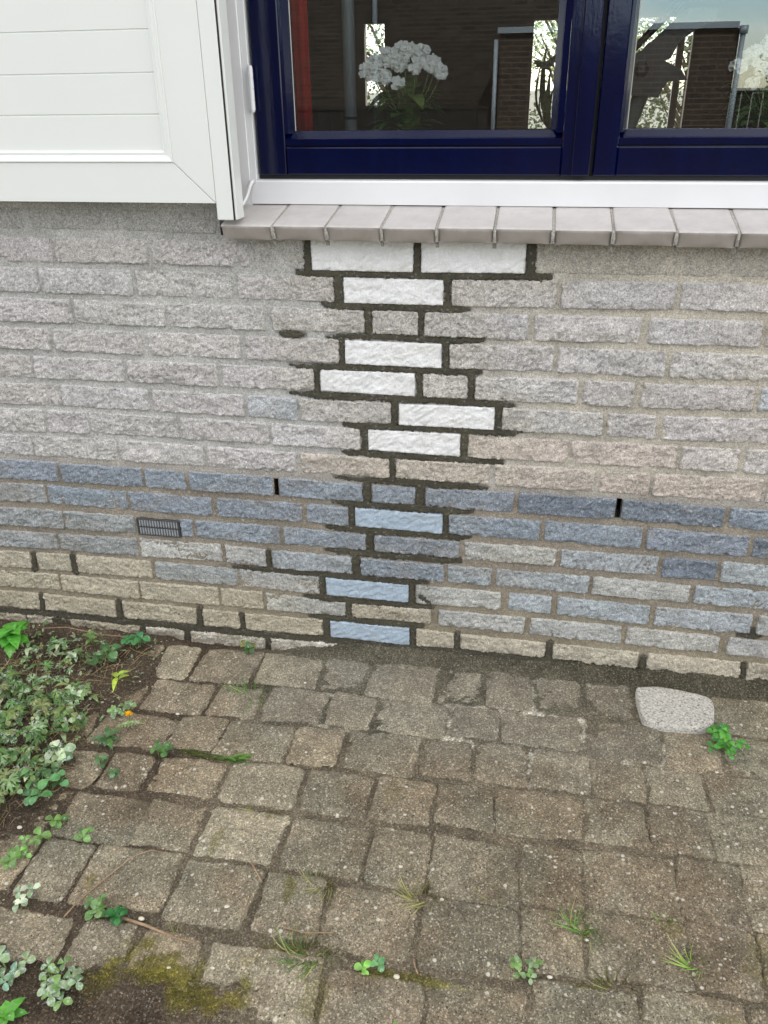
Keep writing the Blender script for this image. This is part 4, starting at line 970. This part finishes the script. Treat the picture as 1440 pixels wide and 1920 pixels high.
sprig(-.885, -.235, 4, .032, [srgb(170, 190, 80), srgb(150, 176, 76)], 'yellow-green sprig with three pointed leaves', shape='lance', seed=11, h=.02, wr=.38)
clover(-.955, -.295, 3, .012, .022, [PALE[3], PALE[1]], 'white cement-coated clover with three round leaves', M_DUSTY, seed=12)
sprig(-.826, -.405, 9, .034, [G[2], G[4], G[0]], 'rosette of pointed green leaves below the dandelion', shape='lance', seed=13, spread=.008, h=.012, wr=.42)
clover(-.835, -.318, 5, .02, .014, [PALE[2], G[3]], 'small pale seedling leaves just above the dandelion flower', M_DUSTY, seed=14)
clover(-.884, -.470, 4, .03, .022, [PALE[3], PALE[0], G[2]], 'weed with one big whitish leaf at the edge of the weed bed', M_DUSTY, seed=15)
clover(-.700, -.430, 4, .018, .017, [G[0], G[2]], 'small round-leaved seedling in the joint at the end of the grass strip', seed=16)
clover(-.885, -.552, 9, .045, .020, [G[2], srgb(96, 140, 96)], 'round-leaved clover clump at the lower edge of the weed bed', seed=17)
clover(-.813, -.645, 5, .024, .015, [G[0], G[3]], 'trailing sprig with a dark leaf beside the second paving row edge', seed=18, name='weed_sprig', cat='weed')
clover(-.830, -.690, 5, .020, .012, [G[3], srgb(120, 168, 92)], 'light green three-leaf sprig lower down the left joint', seed=19, name='weed_sprig', cat='weed')
clover(-.850, -.722, 3, .012, .013, [G[3]], 'tiny green seedling near the left picture edge under the sprigs', seed=20, name='seedling', cat='seedling')
clover(-.745, -.657, 3, .012, .014, [G[3], PALE[2]], 'tiny seedling in the joint right of the light green sprig', seed=21, name='seedling', cat='seedling')
clover(-.658, -.788, 5, .018, .014, [G[1], PALE[2]], 'small seedlings in the joint left of the straw twig', seed=22, name='seedling', cat='seedling')
clover(-.614, -.790, 3, .008, .017, [srgb(46, 100, 52)], 'single dark green leaf at the end of the straw twig', seed=23, h=.012, name='seedling', cat='seedling')
clover(-.779, -.785, 4, .018, .012, [PALE[0], PALE[3]], 'pair of pale oval leaves in the lower left joint', M_DUSTY, seed=24, name='seedling', cat='seedling')
clover(-.640, -.928, 12, .034, .014, [PALE[0], PALE[2], G[3]], 'pale green clover cluster on the bare soil beside the moss', M_DUSTY, seed=25)
clover(-.728, -.915, 8, .028, .014, [PALE[0], srgb(120, 150, 140)], 'grey-green leaves at the lower left picture edge', M_DUSTY, seed=26, name='weed_sprig', cat='weed')
sprig(-.692, -.977, 6, .026, [srgb(104, 168, 74)], 'bright green leafy seedling in the bottom left corner', seed=27, h=.012, spread=.004, name='seedling', cat='seedling', wr=.65)
clover(-.202, -.806, 2, .006, .0125, [srgb(132, 176, 96)], 'light green trefoil seedling, the left of the pair under the split joint', seed=28, h=.010)
clover(-.172, -.797, 2, .010, .0120, [srgb(108, 156, 110)], 'bluish green trefoil seedling, the right of the pair under the split joint', seed=29, h=.014)
clover(.048, -.776, 6, .020, .010, [G[3], PALE[0]], 'tiny mixed seedlings in the joint at the bottom middle', seed=30, name='seedling', cat='seedling')
clover(-.640, -.072, 4, .018, .014, [G[2], srgb(110, 112, 60)], 'small dark leaves at the wall foot above the first paving row', seed=31, name='seedling', cat='seedling')
clover(-.123, -.903, 3, .01, .010, [G[3]], 'very small green seedling at the bottom edge of the paving', seed=32, name='seedling', cat='seedling')
clover(-.757, -.500, 3, .008, .011, [G[4]], 'tiny bluish seedling in the joint below the grass strip row', seed=33, name='seedling', cat='seedling')
clover(-.800, -.470, 3, .010, .012, [G[4], G[2]], 'small dark seedling right of the big whitish leaf', seed=34, name='seedling', cat='seedling')
# dandelion
def dandelion():
    x, y = -.800, -.352; z = gz(x, y); e = empty('dandelion', (x, y, z), 'yellow dandelion flower with a toothed pale leaf on the paving edge', 'dandelion')
    S = MB(); S.col = srgb(130, 140, 90); S.tube([(x-.01, y-.01, z), (x-.002, y-.002, z+.02), (x, y, z+.036)], .0012, 6); S.build('stem', M_STEM, e, smooth=True)
    F = MB(); r = random.Random(2)
    for k in range(70):
        a = r.uniform(0, 6.28); el = r.uniform(.1, 1.4); F.col = (0.80, r.uniform(.36, .5), 0.005)
        leaf(F, (x, y, z+.036), (math.cos(a), math.sin(a)-.2, el), (0, 0, 1), r.uniform(.006, .011), .0022, 'lance', .2, .1, 2)
    F.build('petals', M_PETAL, e)
    L = MB(); L.col = srgb(140, 160, 104); d = Vector((.96, .30, .12)); p0 = Vector((x-.022, y-.022, z+.016)); leaf(L, p0, d, (0, 0, 1), .062, .009, 'lance', .1, .2, 8)
    for k in range(7):
        for sg in (-1, 1): leaf(L, p0+d*.062*(.12+.11*k)+Vector((0, 0, .003)), (d.x*-.1+sg*d.y*-1+.1, sg*d.x, .05), (0, 0, 1), .010*math.sin(.5+.35*k), .005, 'lance', .1, .1, 2)
    L.build('leaf', M_DUSTY, e, smooth=True)
M_PETAL = vcol_mat('petal', 0.6, 0, 300, 0.0001)
dandelion()
# dense weeds at the left: nobody could count them
def weed_bed():
    r = random.Random(40); L = MB(); S = MB(); D = MB()
    for i in range(760):
        for _ in range(50):
            x = r.uniform(-1.30, -.80); y = r.uniform(-.72, -.10)
            e = float(np.interp(-y, [0.1, .2, .28, .34, .44, .55, .64, .72], [-.93, -.93, -.93, -.905, -.885, -.885, -.915, -.975]))
            dens = 1.0 if y < -.27 else .45
            if x < e+r.uniform(-.05, .02) and r.random() < dens: break
        else: continue
        z = gz(x, y); k = r.random(); hh = r.uniform(.006, .05); sc = r.uniform(.55, 1.1) if y < -.27 else r.uniform(.4, .8)
        pal = [srgb(98, 128, 82), srgb(82, 108, 72), srgb(124, 146, 104), srgb(112, 134, 78), srgb(130, 132, 96)]; tgt = D if r.random() < .36 else L
        if k < .52: palmate(tgt, S, x, y, z, hh, r.uniform(.018, .030)*sc, pal, r)
        elif k < .8: trefoil(tgt, S, x, y, z, hh*.8, r.uniform(.010, .018)*sc, pal+PALE[:1], (r.uniform(-.01, .01), r.uniform(-.01, .01)), 3, r)
        else:
            tgt.col = shade(r.choice(pal+PALE), r); a = r.uniform(0, 6.28)
            leaf(tgt, (x, y, z+hh*.5), (math.cos(a), math.sin(a), .3), (0, 0, 1), r.uniform(.02, .04), .010, 'lance', .4)
    for i in range(420):   # small dead and dusty leaves pressed on the soil
        x = r.uniform(-1.25, -.84); y = r.uniform(-.42, -.06); z = gz(x, y)+.001; tgt = D if r.random() < .6 else L
        tgt.col = shade(r.choice([srgb(120, 112, 82), srgb(150, 152, 132), srgb(96, 108, 72), srgb(84, 70, 52)]), r); a = r.uniform(0, 6.28)
        leaf(tgt, (x, y, z), (math.cos(a), math.sin(a), r.uniform(0, .5)), (0, 0, 1), r.uniform(.006, .016), r.uniform(.003, .008), 'oval', r.uniform(-.3, .5), .3, 3)
    for i in range(420):   # dry runners and grass
        x = r.uniform(-1.25, -.88); y = r.uniform(-.70, -.1); z = gz(x, y)+.002; S.col = shade(srgb(150, 130, 98), r); a = r.uniform(0, 6.28); l = r.uniform(.02, .07)
        S.tube([(x, y, z), (x+l*.5*math.cos(a), y+l*.5*math.sin(a), z+r.uniform(.002, .02)), (x+l*math.cos(a+.4), y+l*math.sin(a+.4), z+.003)], [.0007, .0006, .0004], 4)
    e = empty('weeds', (-1.0, -.4, -.02)); e['kind'] = 'stuff'; e['label'] = 'dense bed of cut-leaved weeds and dry stalks left of the paving'; e['category'] = 'weeds'
    L.build('leaves', M_LEAF, e, smooth=True); D.build('dusty_leaves', M_DUSTY, e, smooth=True); S.build('stalks', M_STEM, e, smooth=True)
weed_bed()
gg = srgb(96, 118, 66); gd = srgb(124, 122, 84)
tuft(-.578, -.205, 22, .045, 'sparse soft green tuft near the wall foot over the first joints', srgb(96, 138, 66), 1, .014, .5, .1)
tuft(-.302, -.668, 34, .028, 'dry greyish grass tuft left of the middle in the third joint', gd, 2, .010, .9, .5)
tuft(-.128, -.664, 40, .030, 'bristly dry tuft at the top of the wide vertical joint', gd, 3, .011, .9, .6)
tuft(-.290, -.795, 60, .032, 'thick grey-green grass tuft under the fallen twig', gg, 4, .020, 1.0, .35)
tuft(.133, -.680, 26, .034, 'upright fresh green grass tuft in the right paving', srgb(104, 140, 70), 5, .008, 1.3, .2)
tuft(.302, -.712, 14, .028, 'small bright green grass tuft low on the right', srgb(124, 158, 70), 6, .006, 1.2, .2)
tuft(.262, -.640, 7, .020, 'tiny green grass shoot above the bright right tuft', srgb(110, 148, 66), 7, .004, 1.2, .1)
tuft(.186, -.768, 60, .022, 'brown-green mat of grass sunk in the bottom right joint', srgb(96, 92, 44), 8, .015, .3, .25)
tuft(-.455, -.522, 34, .026, 'dry flattened grass in the joint below the grass strip', gd, 9, .020, .4, .5)
tuft(-.010, -.642, 14, .020, 'faint little grass tuft in the joint right of the bristly one', gd, 10, .008, .8, .4)
tuft(.355, -.605, 8, .024, 'few dry stalks at the far right paving joint', gd, 11, .008, .4, .9)
tuft(-.50, -.800, 14, .024, 'dry stalks at the joint above the moss patch', gd, 12, .012, .5, .7)
def strip():
    r = random.Random(50); L = MB()
    for i in range(120):
        t = r.random(); x = -.665+.13*t+r.uniform(-.004, .004); y = -.402-.012*t+r.uniform(-.006, .006); z = gz(x, y)
        a = r.uniform(-.5, .5)+(0 if r.random() < .6 else 3.14); L.col = shade(srgb(82, 88, 46) if t < .7 else srgb(96, 122, 62), r)
        leaf(L, (x, y, z-.001), (math.cos(a), math.sin(a)*.6, r.uniform(.1, .7)), (0, 0, 1), r.uniform(.012, .03), .0022, 'blade', .5, .3)
    for k in range(8): L.col = shade(srgb(100, 134, 68), r); leaf(L, (-.535-.005*k, -.412, gz(-.55, -.41)), (r.uniform(.3, 1), r.uniform(-.3, .6), r.uniform(.2, .6)), (0, 0, 1), .035, .006, 'lance', .3)
    e = empty('grass_strip', (-.60, -.41, gz(-.6, -.41)), 'mossy strip of low grass filling the joint right of the dandelion', 'grass strip'); L.build('blades', M_LEAF, e, smooth=True)
strip()
# twigs, pebbles
M_TWIG = simple('dry_twig', srgb(158, 132, 104), 0.8, nscale=150, var=.3, bmp=.0003)
def twig(pts, r0, label, r1=None, n=7):
    m = MB(); k = len(pts); m.tube([(x, y, gz(x, y)+z) for x, y, z in pts], [r0+(((r1 or r0*.6)-r0)*i/(k-1)) for i in range(k)], n)
    m.build('twig', M_TWIG, smooth=True, label=label, cat='twig')
twig([(-.612, -.788, .006), (-.56, -.797, .006), (-.512, -.805, .005)], .0028, 'thick straw-coloured twig lying in the lower left joint', .0022)
twig([(-.702, -.803, .006), (-.690, -.775, .010), (-.666, -.725, .011), (-.640, -.675, .011), (-.615, -.655, .010), (-.585, -.655, .008)], .0011, 'long thin arched dry stalk across the lower left stones', .0008)
twig([(-.430, -.650, .008), (-.415, -.668, .009), (-.400, -.684, .007)], .0018, 'short dark twig in the joint left of the dry tuft')
twig([(-.338, -.764, .010), (-.300, -.768, .013), (-.258, -.758, .010)], .0013, 'thin pale twig resting on the thick grass tuft', .0009)
twig([(-.124, -.778, .006), (-.120, -.790, .007), (-.114, -.802, .006)], .0016, 'small splinter standing in the wide vertical joint')
twig([(-.520, -.800, .006), (-.505, -.812, .012), (-.470, -.812, .009)], .0010, 'forked dry stem above the moss patch')
twig([(-1.16, -.085, .02), (-1.10, -.075, .022), (-1.0, -.082, .02), (-.93, -.085, .02), (-.90, -.09, .015)], .0012, 'long dry stalk lying along the wall foot over the soil')
M_PEB = simple('pebble', srgb(206, 198, 180), 0.7, nscale=90, var=.15, bmp=.0002)
PEB = [(-.442, -.741, 5, 'on the stone right of the twig'), (-.573, -.786, 5, 'just above the straw twig'), (-.172, -.612, 3.5, 'on the middle stone above the dry tufts'), (-.094, -.665, 3.6, 'just right of the bristly dry tuft'),
       (-.493, -.859, 4, 'in the moss patch, the left one'), (-.427, -.847, 3.6, 'in the moss patch, the right one'), (.141, -.699, 3.4, 'at the foot of the upright green tuft'), (-.877, -.648, 4.5, 'near the left picture edge above the trailing sprig'),
       (.402, -.286, 3.4, 'in the joint under the clover clump'), (-.470, -.152, 3, 'on the first row near the wall, the right one'), (-.658, -.089, 3.2, 'at the wall foot above the first row'), (-.145, -.812, 4.8, 'beside the bluish trefoil'),
       (.084, -.772, 4, 'in the bottom joint right of the mixed seedlings'), (.272, -.85, 5, 'on a stone at the bottom right'), (-.715, -.302, 4, 'in the joint corner right of the dandelion')]
for i, (x, y, r_, wh) in enumerate(PEB):
    m = MB(); z = max(gz(x, y), PZ-0.001)
    m.ball((x, y, z+r_*.0004), r_/1000, 9, 6, (1.0+rng.uniform(0, .3), rng.uniform(.65, .9), .6))
    m.build('pebble', M_PEB, smooth=True, label='small pale pebble '+wh, cat='pebble', group='pebbles scattered on the paving')
# crumbs of mortar and grit along the wall foot, on the soil and in the joints: uncountable
def crumbs():
    r = random.Random(91); m = MB()
    def lump(x, y, s, c):
        z = gz(x, y); m.col = shade(c, r); v = []
        for k in range(6):
            d = ((1, 0, 0), (-1, 0, 0), (0, 1, 0), (0, -1, 0), (0, 0, 1), (0, 0, -1))[k]; q = s*r.uniform(.6, 1.3)
            v.append((x+d[0]*q+r.uniform(-.3, .3)*s, y+d[1]*q+r.uniform(-.3, .3)*s, z+s*.3+d[2]*q*.7))
        m.add(v, [(0, 2, 4), (2, 1, 4), (1, 3, 4), (3, 0, 4), (2, 0, 5), (1, 2, 5), (3, 1, 5), (0, 3, 5)])
    mc = srgb(104, 98, 82)
    for i in range(1500):
        x = r.uniform(-.45, .58); y = -abs(r.gauss(0, .045))-.004; lump(x, y, r.uniform(.0008, .0026)*(1.7 if r.random() < .06 else 1), mc)
    for i in range(900): x = r.uniform(-1.2, -.80); lump(x, r.uniform(-.95, -.02), r.uniform(.001, .0032), srgb(112, 96, 78) if r.random() < .85 else srgb(190, 182, 166))
    for i in range(700): lump(r.uniform(-.80, -.30), r.uniform(-.98, -.88), r.uniform(.0008, .0024), srgb(98, 80, 62))
    for i in range(2600):
        yy = r.choice((-.183, -.292, -.402, -.523, -.652, -.787, -.915))+r.gauss(0, .005); lump(r.uniform(-.85, .55), yy, r.uniform(.0006, .0018), r.choice([srgb(128, 116, 96), srgb(150, 140, 120), srgb(92, 80, 66)]))
    o = m.build('mortar_crumbs', M_STEM, kind='stuff', label='loose crumbs of mortar, soil and grit along the wall foot and in the joints')
crumbs()
# ------------------------------------------------------------------ inside the room
M_PLASTER = simple('room_plaster', srgb(150, 143, 134), 0.9, nscale=3, var=.05)
M_FLOOR = simple('room_floor', srgb(96, 78, 62), 0.5, nscale=6, var=.2)
M_FRAMEW = simple('rear_window_paint', srgb(220, 222, 220), 0.4, nscale=6, var=.02)
def room():
    e = empty('room', (0, 4, 0), 'dim room with rear windows seen through the glass', 'room')
    m = MB(); m.box(-3.2, 3.4, 0.31, 8.6, -0.02, 0.05); m.build('floor', M_FLOOR, e)
    m = MB(); m.box(-3.2, 3.4, 0.31, 8.6, 2.62, 2.72); m.box(-3.3, -3.2, 0.31, 8.6, 0.05, 2.62); m.box(3.4, 3.5, 0.31, 8.6, 0.05, 2.62)
    # rear wall with two openings
    y0, y1 = 8.5, 8.6
    m.box(-3.2, -2.085, y0, y1, .05, 2.62); m.box(-2.085, -1.865, y0, y1, .05, 1.0); m.box(-2.085, -1.865, y0, y1, 1.785, 2.62)
    m.box(-1.865, -0.29, y0, y1, .05, 2.62); m.box(-0.29, 1.31, y0, y1, .05, 0.45); m.box(-0.29, 1.31, y0, y1, 1.775, 2.62); m.box(1.31, 3.4, y0, y1, .05, 2.62)
    m.build('walls', M_PLASTER, e)
    w = MB(); w.box(1.165, 1.232, 8.50, 8.56, 0.45, 1.775); w.box(-0.29, 1.31, 8.52, 8.56, .45, .52); w.build('rear_mullion', M_FRAMEW, e)
    s = MB(); s.box(-0.62, 0.82, 0.1265, 0.42, 1.052, 1.082); s.build('window_board', M_FRAMEW, e)
room()
M_RED = simple('red_curtain_cloth', srgb(196, 38, 34), 0.8, nscale=30, var=.12)
def curtain():
    m = MB(); K = 24; vs = []
    for k in range(K+1):
        x = -0.540+0.068*k/K; y = 0.150+0.0025*math.sin(k*.9); vs += [(x, y, 1.083), (x, y, 2.3), (x, y+.004, 1.083), (x, y+.004, 2.3)]
    fs = []
    for k in range(K): a = 4*k; fs += [(a, a+4, a+5, a+1), (a+2, a+3, a+7, a+6), (a, a+2, a+6, a+4), (a+1, a+5, a+7, a+3)]
    fs += [(0, 1, 3, 2), (4*K, 4*K+2, 4*K+3, 4*K+1)]
    m.add(vs, fs); m.build('red_curtain', M_RED, smooth=True, label='narrow red curtain hanging inside the left pane by the hinge side', cat='curtain')
curtain()
M_POLE = simple('grey_pole_paint', srgb(150, 158, 162), 0.4, nscale=10, var=.05)
def pole():
    e = empty('floor_pole', (-0.494, 0.60, 0.05), 'grey round pole with a black ring standing behind the left pane', 'pole')
    m = MB(); m.tube([(-.494, .6, .05), (-.494, .6, 2.6)], .0148, 20); m.build('shaft', M_POLE, e, smooth=True)
    m = MB(); m.tube([(-.494, .6, 1.118), (-.494, .6, 1.124)], .0160, 20); m.build('ring', M_SEAL, e, smooth=True)
    m = MB(); m.tube([(-.494, .6, .051), (-.494, .6, .066)], .10, 24); m.build('foot', M_SEAL, e, smooth=True)
pole()
M_POT = simple('terracotta_pot', srgb(188, 92, 56), 0.8, nscale=30, var=.1)
M_WPETAL = vcol_mat('white_petal', 0.6, 0, 300, 0.0001, 0.3, 0.02)
def kalanchoe(x, y, label, heads, seed, lx=.075):
    r = random.Random(seed); z = 1.0822; e = empty('flowering_plant', (x, y, z), label, 'flowering plant', 'white flowering pot plants on the window board')
    p = MB(); K = 20; ring = [(.0, .001), (.032, .0), (.034, .004), (.034, .014), (.0365, .015), (.0365, .022), (.033, .022), (.031, .016), (0, .016)]
    p.tube([(x, y, z), (x, y, z+.016)], [.033, .037], 24); p.tube([(x, y, z+.016), (x, y, z+.0225)], [.0405, .0405], 24); p.build('pot', M_POT, e, smooth=False)
    L = MB()
    for k in range(64):
        a = r.uniform(0, 6.28); h = r.uniform(.02, .095); q = r.uniform(.0, .02); L.col = shade(r.choice([srgb(122, 150, 92), srgb(104, 132, 78), srgb(140, 162, 104)]), r)
        leaf(L, (x+q*math.cos(a)*lx/.075, y+.02+q*math.sin(a)*.5, z+h), (math.cos(a), math.sin(a)*.45, r.uniform(.0, .7)), (0, 0, 1), r.uniform(.040, .070)*lx/.075, r.uniform(.028, .042), 'oval', r.uniform(.1, .6), .2, 6)
    L.build('foliage', M_LEAF, e, smooth=True)
    S = MB(); S.col = srgb(100, 124, 70); F = MB()
    for hx, hz, hr in heads:
        hz += .024
        S.tube([(x+hx*.2, y, z+.05), (x+hx*.7, y-.005, z+hz*.7), (x+hx, y-.01, z+hz)], .0012, 5)
        for i in range(int(62*hr/.02)):
            a = r.uniform(0, 6.28); q = hr*math.sqrt(r.random()); c = Vector((x+hx+q*math.cos(a), y-.012+r.uniform(-.012, .01), z+hz+q*.75*math.sin(a)))
            nrm = Vector((r.uniform(-.5, .5), -1, r.uniform(-.1, .9))).normalized(); u = nrm.cross(Vector((0, 0, 1))).normalized(); v = nrm.cross(u)
            b = r.uniform(0, 1.5); F.col = (.93, .93, .91)
            for k in range(4):
                d = u*math.cos(b+k*1.571)+v*math.sin(b+k*1.571); leaf(F, c, d, nrm, r.uniform(.0046, .0068), .0062, 'obov', -.1, .15, 3)
            if r.random() < .5: F.col = (.62, .66, .25); F.ball(tuple(c+nrm*.0012), .0009, 5, 3)
    S.build('stem', M_STEM, e, smooth=True); F.build('flowers', M_WPETAL, e, smooth=True)
kalanchoe(-.288, .168, 'white flowering plant in a terracotta pot behind the left pane', [(-.066, .108, .018), (-.032, .132, .020), (.000, .140, .020), (.030, .136, .018), (.052, .120, .015), (-.040, .098, .014), (-.012, .118, .014), (.072, .104, .011), (-.056, .122, .014), (.022, .112, .010), (-.014, .088, .012), (.060, .112, .012)], 1)
kalanchoe(.376, .168, 'white flowering plant behind the right pane at the picture edge', [(-.064, .106, .012), (-.038, .122, .018), (-.005, .142, .024), (-.035, .078, .010), (.03, .125, .022), (-.02, .1, .014)], 2)
def long_leaf_plant():
    x, y, z = -.004, .29, 1.0822; r = random.Random(8); e = empty('leafy_pot_plant', (x, y, z), 'long-leaved green pot plant beside the right edge of the left pane', 'pot plant')
    p = MB(); p.tube([(x, y, z), (x, y, z+.02)], [.028, .034], 24); p.build('pot', M_POT, e)
    L = MB()
    for k in range(22):
        a = r.uniform(0, 6.28); L.col = shade(srgb(74, 98, 54), r); leaf(L, (x, y, z+.015), (math.cos(a)*.45, math.sin(a)*.45, 1), (math.cos(a), math.sin(a), .5), r.uniform(.07, .18), r.uniform(.010, .018), 'lance', r.uniform(.1, .5), .3, 7)
    for k in range(6): L.col = shade(srgb(60, 78, 46), r); leaf(L, (x-.01+.004*k, y, z+.13+.008*k), (-1, 0, .5-.35*k), (0, -1, 0), .045, .010, 'lance', .3, .2, 5)
    L.build('foliage', M_LEAF, e, smooth=True)
long_leaf_plant()
M_STEEL = simple('dark_steel_tube', srgb(118, 130, 126), 0.25, 0.35, nscale=10, var=.05)
M_BLACKP = simple('black_plastic', (0.006, 0.006, 0.007), 0.35)
def stand():
    e = empty('tube_stand', (.12, .42, .05), 'black clamp head on a thick leaning grey metal tube behind the right pane', 'stand')
    m = MB(); m.tube([(.092, .42, .9), (.176, .42, 1.178)], .0165, 20); m.build('tube', M_STEEL, e, smooth=True)
    m = MB(); m.tube([(-.17, .42, .06), (.092, .42, .9)], .019, 20); m.tube([(-.30, .42, .06), (.02, .42, .06)], .02, 10); m.build('lower_tube', M_BLACKP, e, smooth=True)
    h = MB(); h.prism([(.150, 1.165), (.205, 1.160), (.212, 1.178), (.222, 1.190), (.258, 1.192), (.245, 1.210), (.222, 1.222), (.198, 1.232), (.192, 1.252), (.178, 1.262), (.168, 1.250), (.140, 1.236), (.140, 1.175)], 1, .385, .455)
    h.ball((.165, .41, 1.212), .030, 14, 9); h.ball((.208, .415, 1.204), .022, 12, 8, (1.4, 1, .8)); h.build('clamp_head', M_BLACKP, e, smooth=False)
    a = MB(); a.tube([(.150, .42, 1.250), (.160, .42, 1.262), (.182, .42, 1.285), (.212, .42, 1.315), (.240, .42, 1.345)], [.006, .007, .008, .008, .008], 10); a.build('hook_arm', M_BLACKP, e, smooth=True)
    b = MB(); b.prism([(.172, 1.255), (.240, 1.318), (.300, 1.32), (.300, 1.30), (.262, 1.28), (.235, 1.262), (.222, 1.232), (.200, 1.224)], 1, .40, .412); b.build('side_plate', M_BLACKP, e)
stand()

# ------------------------------------------------------------------ behind the camera, seen mirrored in the panes
M_DKBRICK = brick_node_mat('dark_brown_brick', srgb(66, 54, 44), srgb(52, 43, 35), srgb(92, 80, 69))
M_DKBRICK2 = brick_node_mat('darker_house_brick', srgb(60, 51, 42), srgb(40, 34, 28), srgb(74, 66, 56))
M_ZINC = simple('zinc', srgb(146, 156, 164), 0.5, 0.3, nscale=5, var=.05)
def garage():
    e = empty('garage', (.66, -12, -.1), 'flat-roofed dark brick garage mirrored in the window panes', 'garage')
    m = MB(); m.box(-.765, 2.13, -15.5, -10.5, -.12, 1.765); m.build('wall', M_DKBRICK, e)
    m = MB(); m.box(-.80, 2.105, -15.55, -10.44, 1.767, 1.835); m.build('roof_edge', M_ZINC, e)
    m = MB(); m.tube([(-.815, -10.47, -.1), (-.815, -10.47, 1.70)], .028, 10); m.build('downpipe', M_ZINC, e, smooth=True)
    m = MB(); m.tube([(2.165, -10.47, -.1), (2.165, -10.47, 1.74)], .032, 10); m.box(2.12, 2.21, -10.52, -10.42, 1.70, 1.79); m.build('downpipe', M_ZINC, e, smooth=True)
garage()
def house():
    e = empty('brick_house', (-4, -14, -.1), 'tall dark brick house wall mirrored in the left pane', 'house')
    m = MB(); m.box(-11, .35, -20, -13, -.12, 5.4); m.build('wall', M_DKBRICK2, e)
    m = MB(); m.box(-11.1, .45, -20.1, -12.9, 5.402, 5.55); m.build('roof_edge', M_ZINC, e)
    m = MB(); m.tube([(-2.87, -12.95, -.1), (-2.87, -12.95, 5.4)], .04, 10); m.build('downpipe', M_ZINC, e, smooth=True)
house()
M_FENCE = simple('dark_fence_wood', srgb(36, 32, 29), 0.85, nscale=12, var=.25)
def fence(x0, x1, y, top, label):
    e = empty('wooden_fence', ((x0+x1)/2, y, -.1), label, 'fence'); n = int((x1-x0)/.145)
    m = MB()
    for i in range(n): a = x0+i*(x1-x0)/n; m.box(a+.008, a+.137, y-.012, y+.012, -.1, top-.03+rng.uniform(-.006, .006))
    m.build('boards', M_FENCE, e)
    m = MB(); m.box(x0, x1, y-.03, y+.03, top-.028, top); m.build('top_rail', M_FENCE, e)
fence(-4.6, -.83, -9.8, .95, 'dark board fence mirrored low in the left pane')
fence(2.25, 5.6, -12, 1.07, 'dark board fence mirrored right of the garage')
M_BARK = simple('bark', srgb(96, 84, 70), 0.9, nscale=10, var=.3)
def tree(name, x, y, h, w, n, pal, label, seed, leafsize=.10, base=-.1, tr=.09, low=.3, blossom=0.0, flat=1.0):
    r = random.Random(seed); e = empty(name, (x, y, base), label, 'tree')
    T = MB(); T.tube([(x, y, base), (x+.05, y, base+h*.3), (x, y+.05, base+h*.62)], [tr, tr*.75, tr*.4], 9)
    tips = []
    for k in range(16):
        a = r.uniform(0, 6.28); s = base+h*r.uniform(.18, .6); q = Vector((x+w*.42*math.cos(a)*r.uniform(.5, 1), y+w*.42*math.sin(a)*r.uniform(.5, 1)*flat, s+h*r.uniform(.12, .38)))
        p0 = Vector((x, y, s)); md = p0.lerp(q, .5)+Vector((0, 0, .06*h)); T.tube([tuple(p0), tuple(md), tuple(q)], [tr*.4, tr*.22, tr*.08], 6); tips.append(q); tips.append(md)
        for _ in range(3):
            q2 = q+Vector((r.uniform(-1, 1), r.uniform(-1, 1), r.uniform(-.3, 1)))*w*.16; T.tube([tuple(md), tuple(q2)], [tr*.12, tr*.03], 4); tips.append(q2)
    T.build('trunk', M_BARK, e, smooth=True)
    L = MB()
    for i in range(n):
        c = r.choice(tips)+Vector((r.gauss(0, 1), r.gauss(0, 1)*flat, r.gauss(0, 1)))*w*.075
        if c.z < base+low*h*.4: continue
        d = Vector((r.uniform(-1, 1), r.uniform(-1, 1), r.uniform(-.6, .8))).normalized(); u = d.orthogonal().normalized(); s = leafsize*r.uniform(.5, 1.2)
        L.col = (.78, .78, .76) if r.random() < blossom else shade(r.choice(pal), r)
        L.add([tuple(c), tuple(c+d*s*.5+u*s*.3), tuple(c+d*s), tuple(c+d*s*.5-u*s*.3)], [(0, 1, 2, 3)])
    L.build('crown', M_LEAF, e)
tg = [srgb(96, 120, 70), srgb(120, 140, 86), srgb(80, 100, 60)]
tree('blossom_tree', 5.0, -18.5, 2.3, 1.7, 3000, tg, 'white blossoming tree mirrored beside the garage', 3, .11, blossom=.45)
tree('garden_tree', -2.6, 13.5, 3.6, 3.4, 4200, tg, 'bare spring tree seen through the narrow rear window', 4, .08, blossom=.2)
tree('garden_tree', .1, 14.0, 3.8, 3.6, 6000, [srgb(120, 138, 92), srgb(150, 160, 112)], 'pale flowering tree seen through the wide rear window', 5, .08, blossom=.35)
tree('garden_tree', 1.9, 13.2, 3.0, 3.0, 5200, [srgb(70, 84, 54), srgb(92, 100, 66)], 'darker shrub tree behind the metal tube and mullion', 6, .08, blossom=.12, low=.0)
def hedge():
    r = random.Random(77); L = MB()
    for i in range(9000):
        x = r.uniform(-6, 6); z = r.uniform(-.1, 1.05+.25*math.sin(x*3)+r.gauss(0, .08)); y = 15.5+r.uniform(-.5, .5); d = Vector((r.uniform(-1, 1), r.uniform(-1, 1), r.uniform(-.6, .8))).normalized(); u = d.orthogonal().normalized(); s = r.uniform(.05, .12)
        L.col = shade(r.choice([srgb(60, 76, 44), srgb(84, 96, 56), srgb(70, 66, 44)]), r); c = Vector((x, y, z)); L.add([tuple(c), tuple(c+d*s*.5+u*s*.3), tuple(c+d*s), tuple(c+d*s*.5-u*s*.3)], [(0, 1, 2, 3)])
    L.build('hedge', M_LEAF, label='rough hedge at the end of the rear garden', cat='hedge')
hedge()
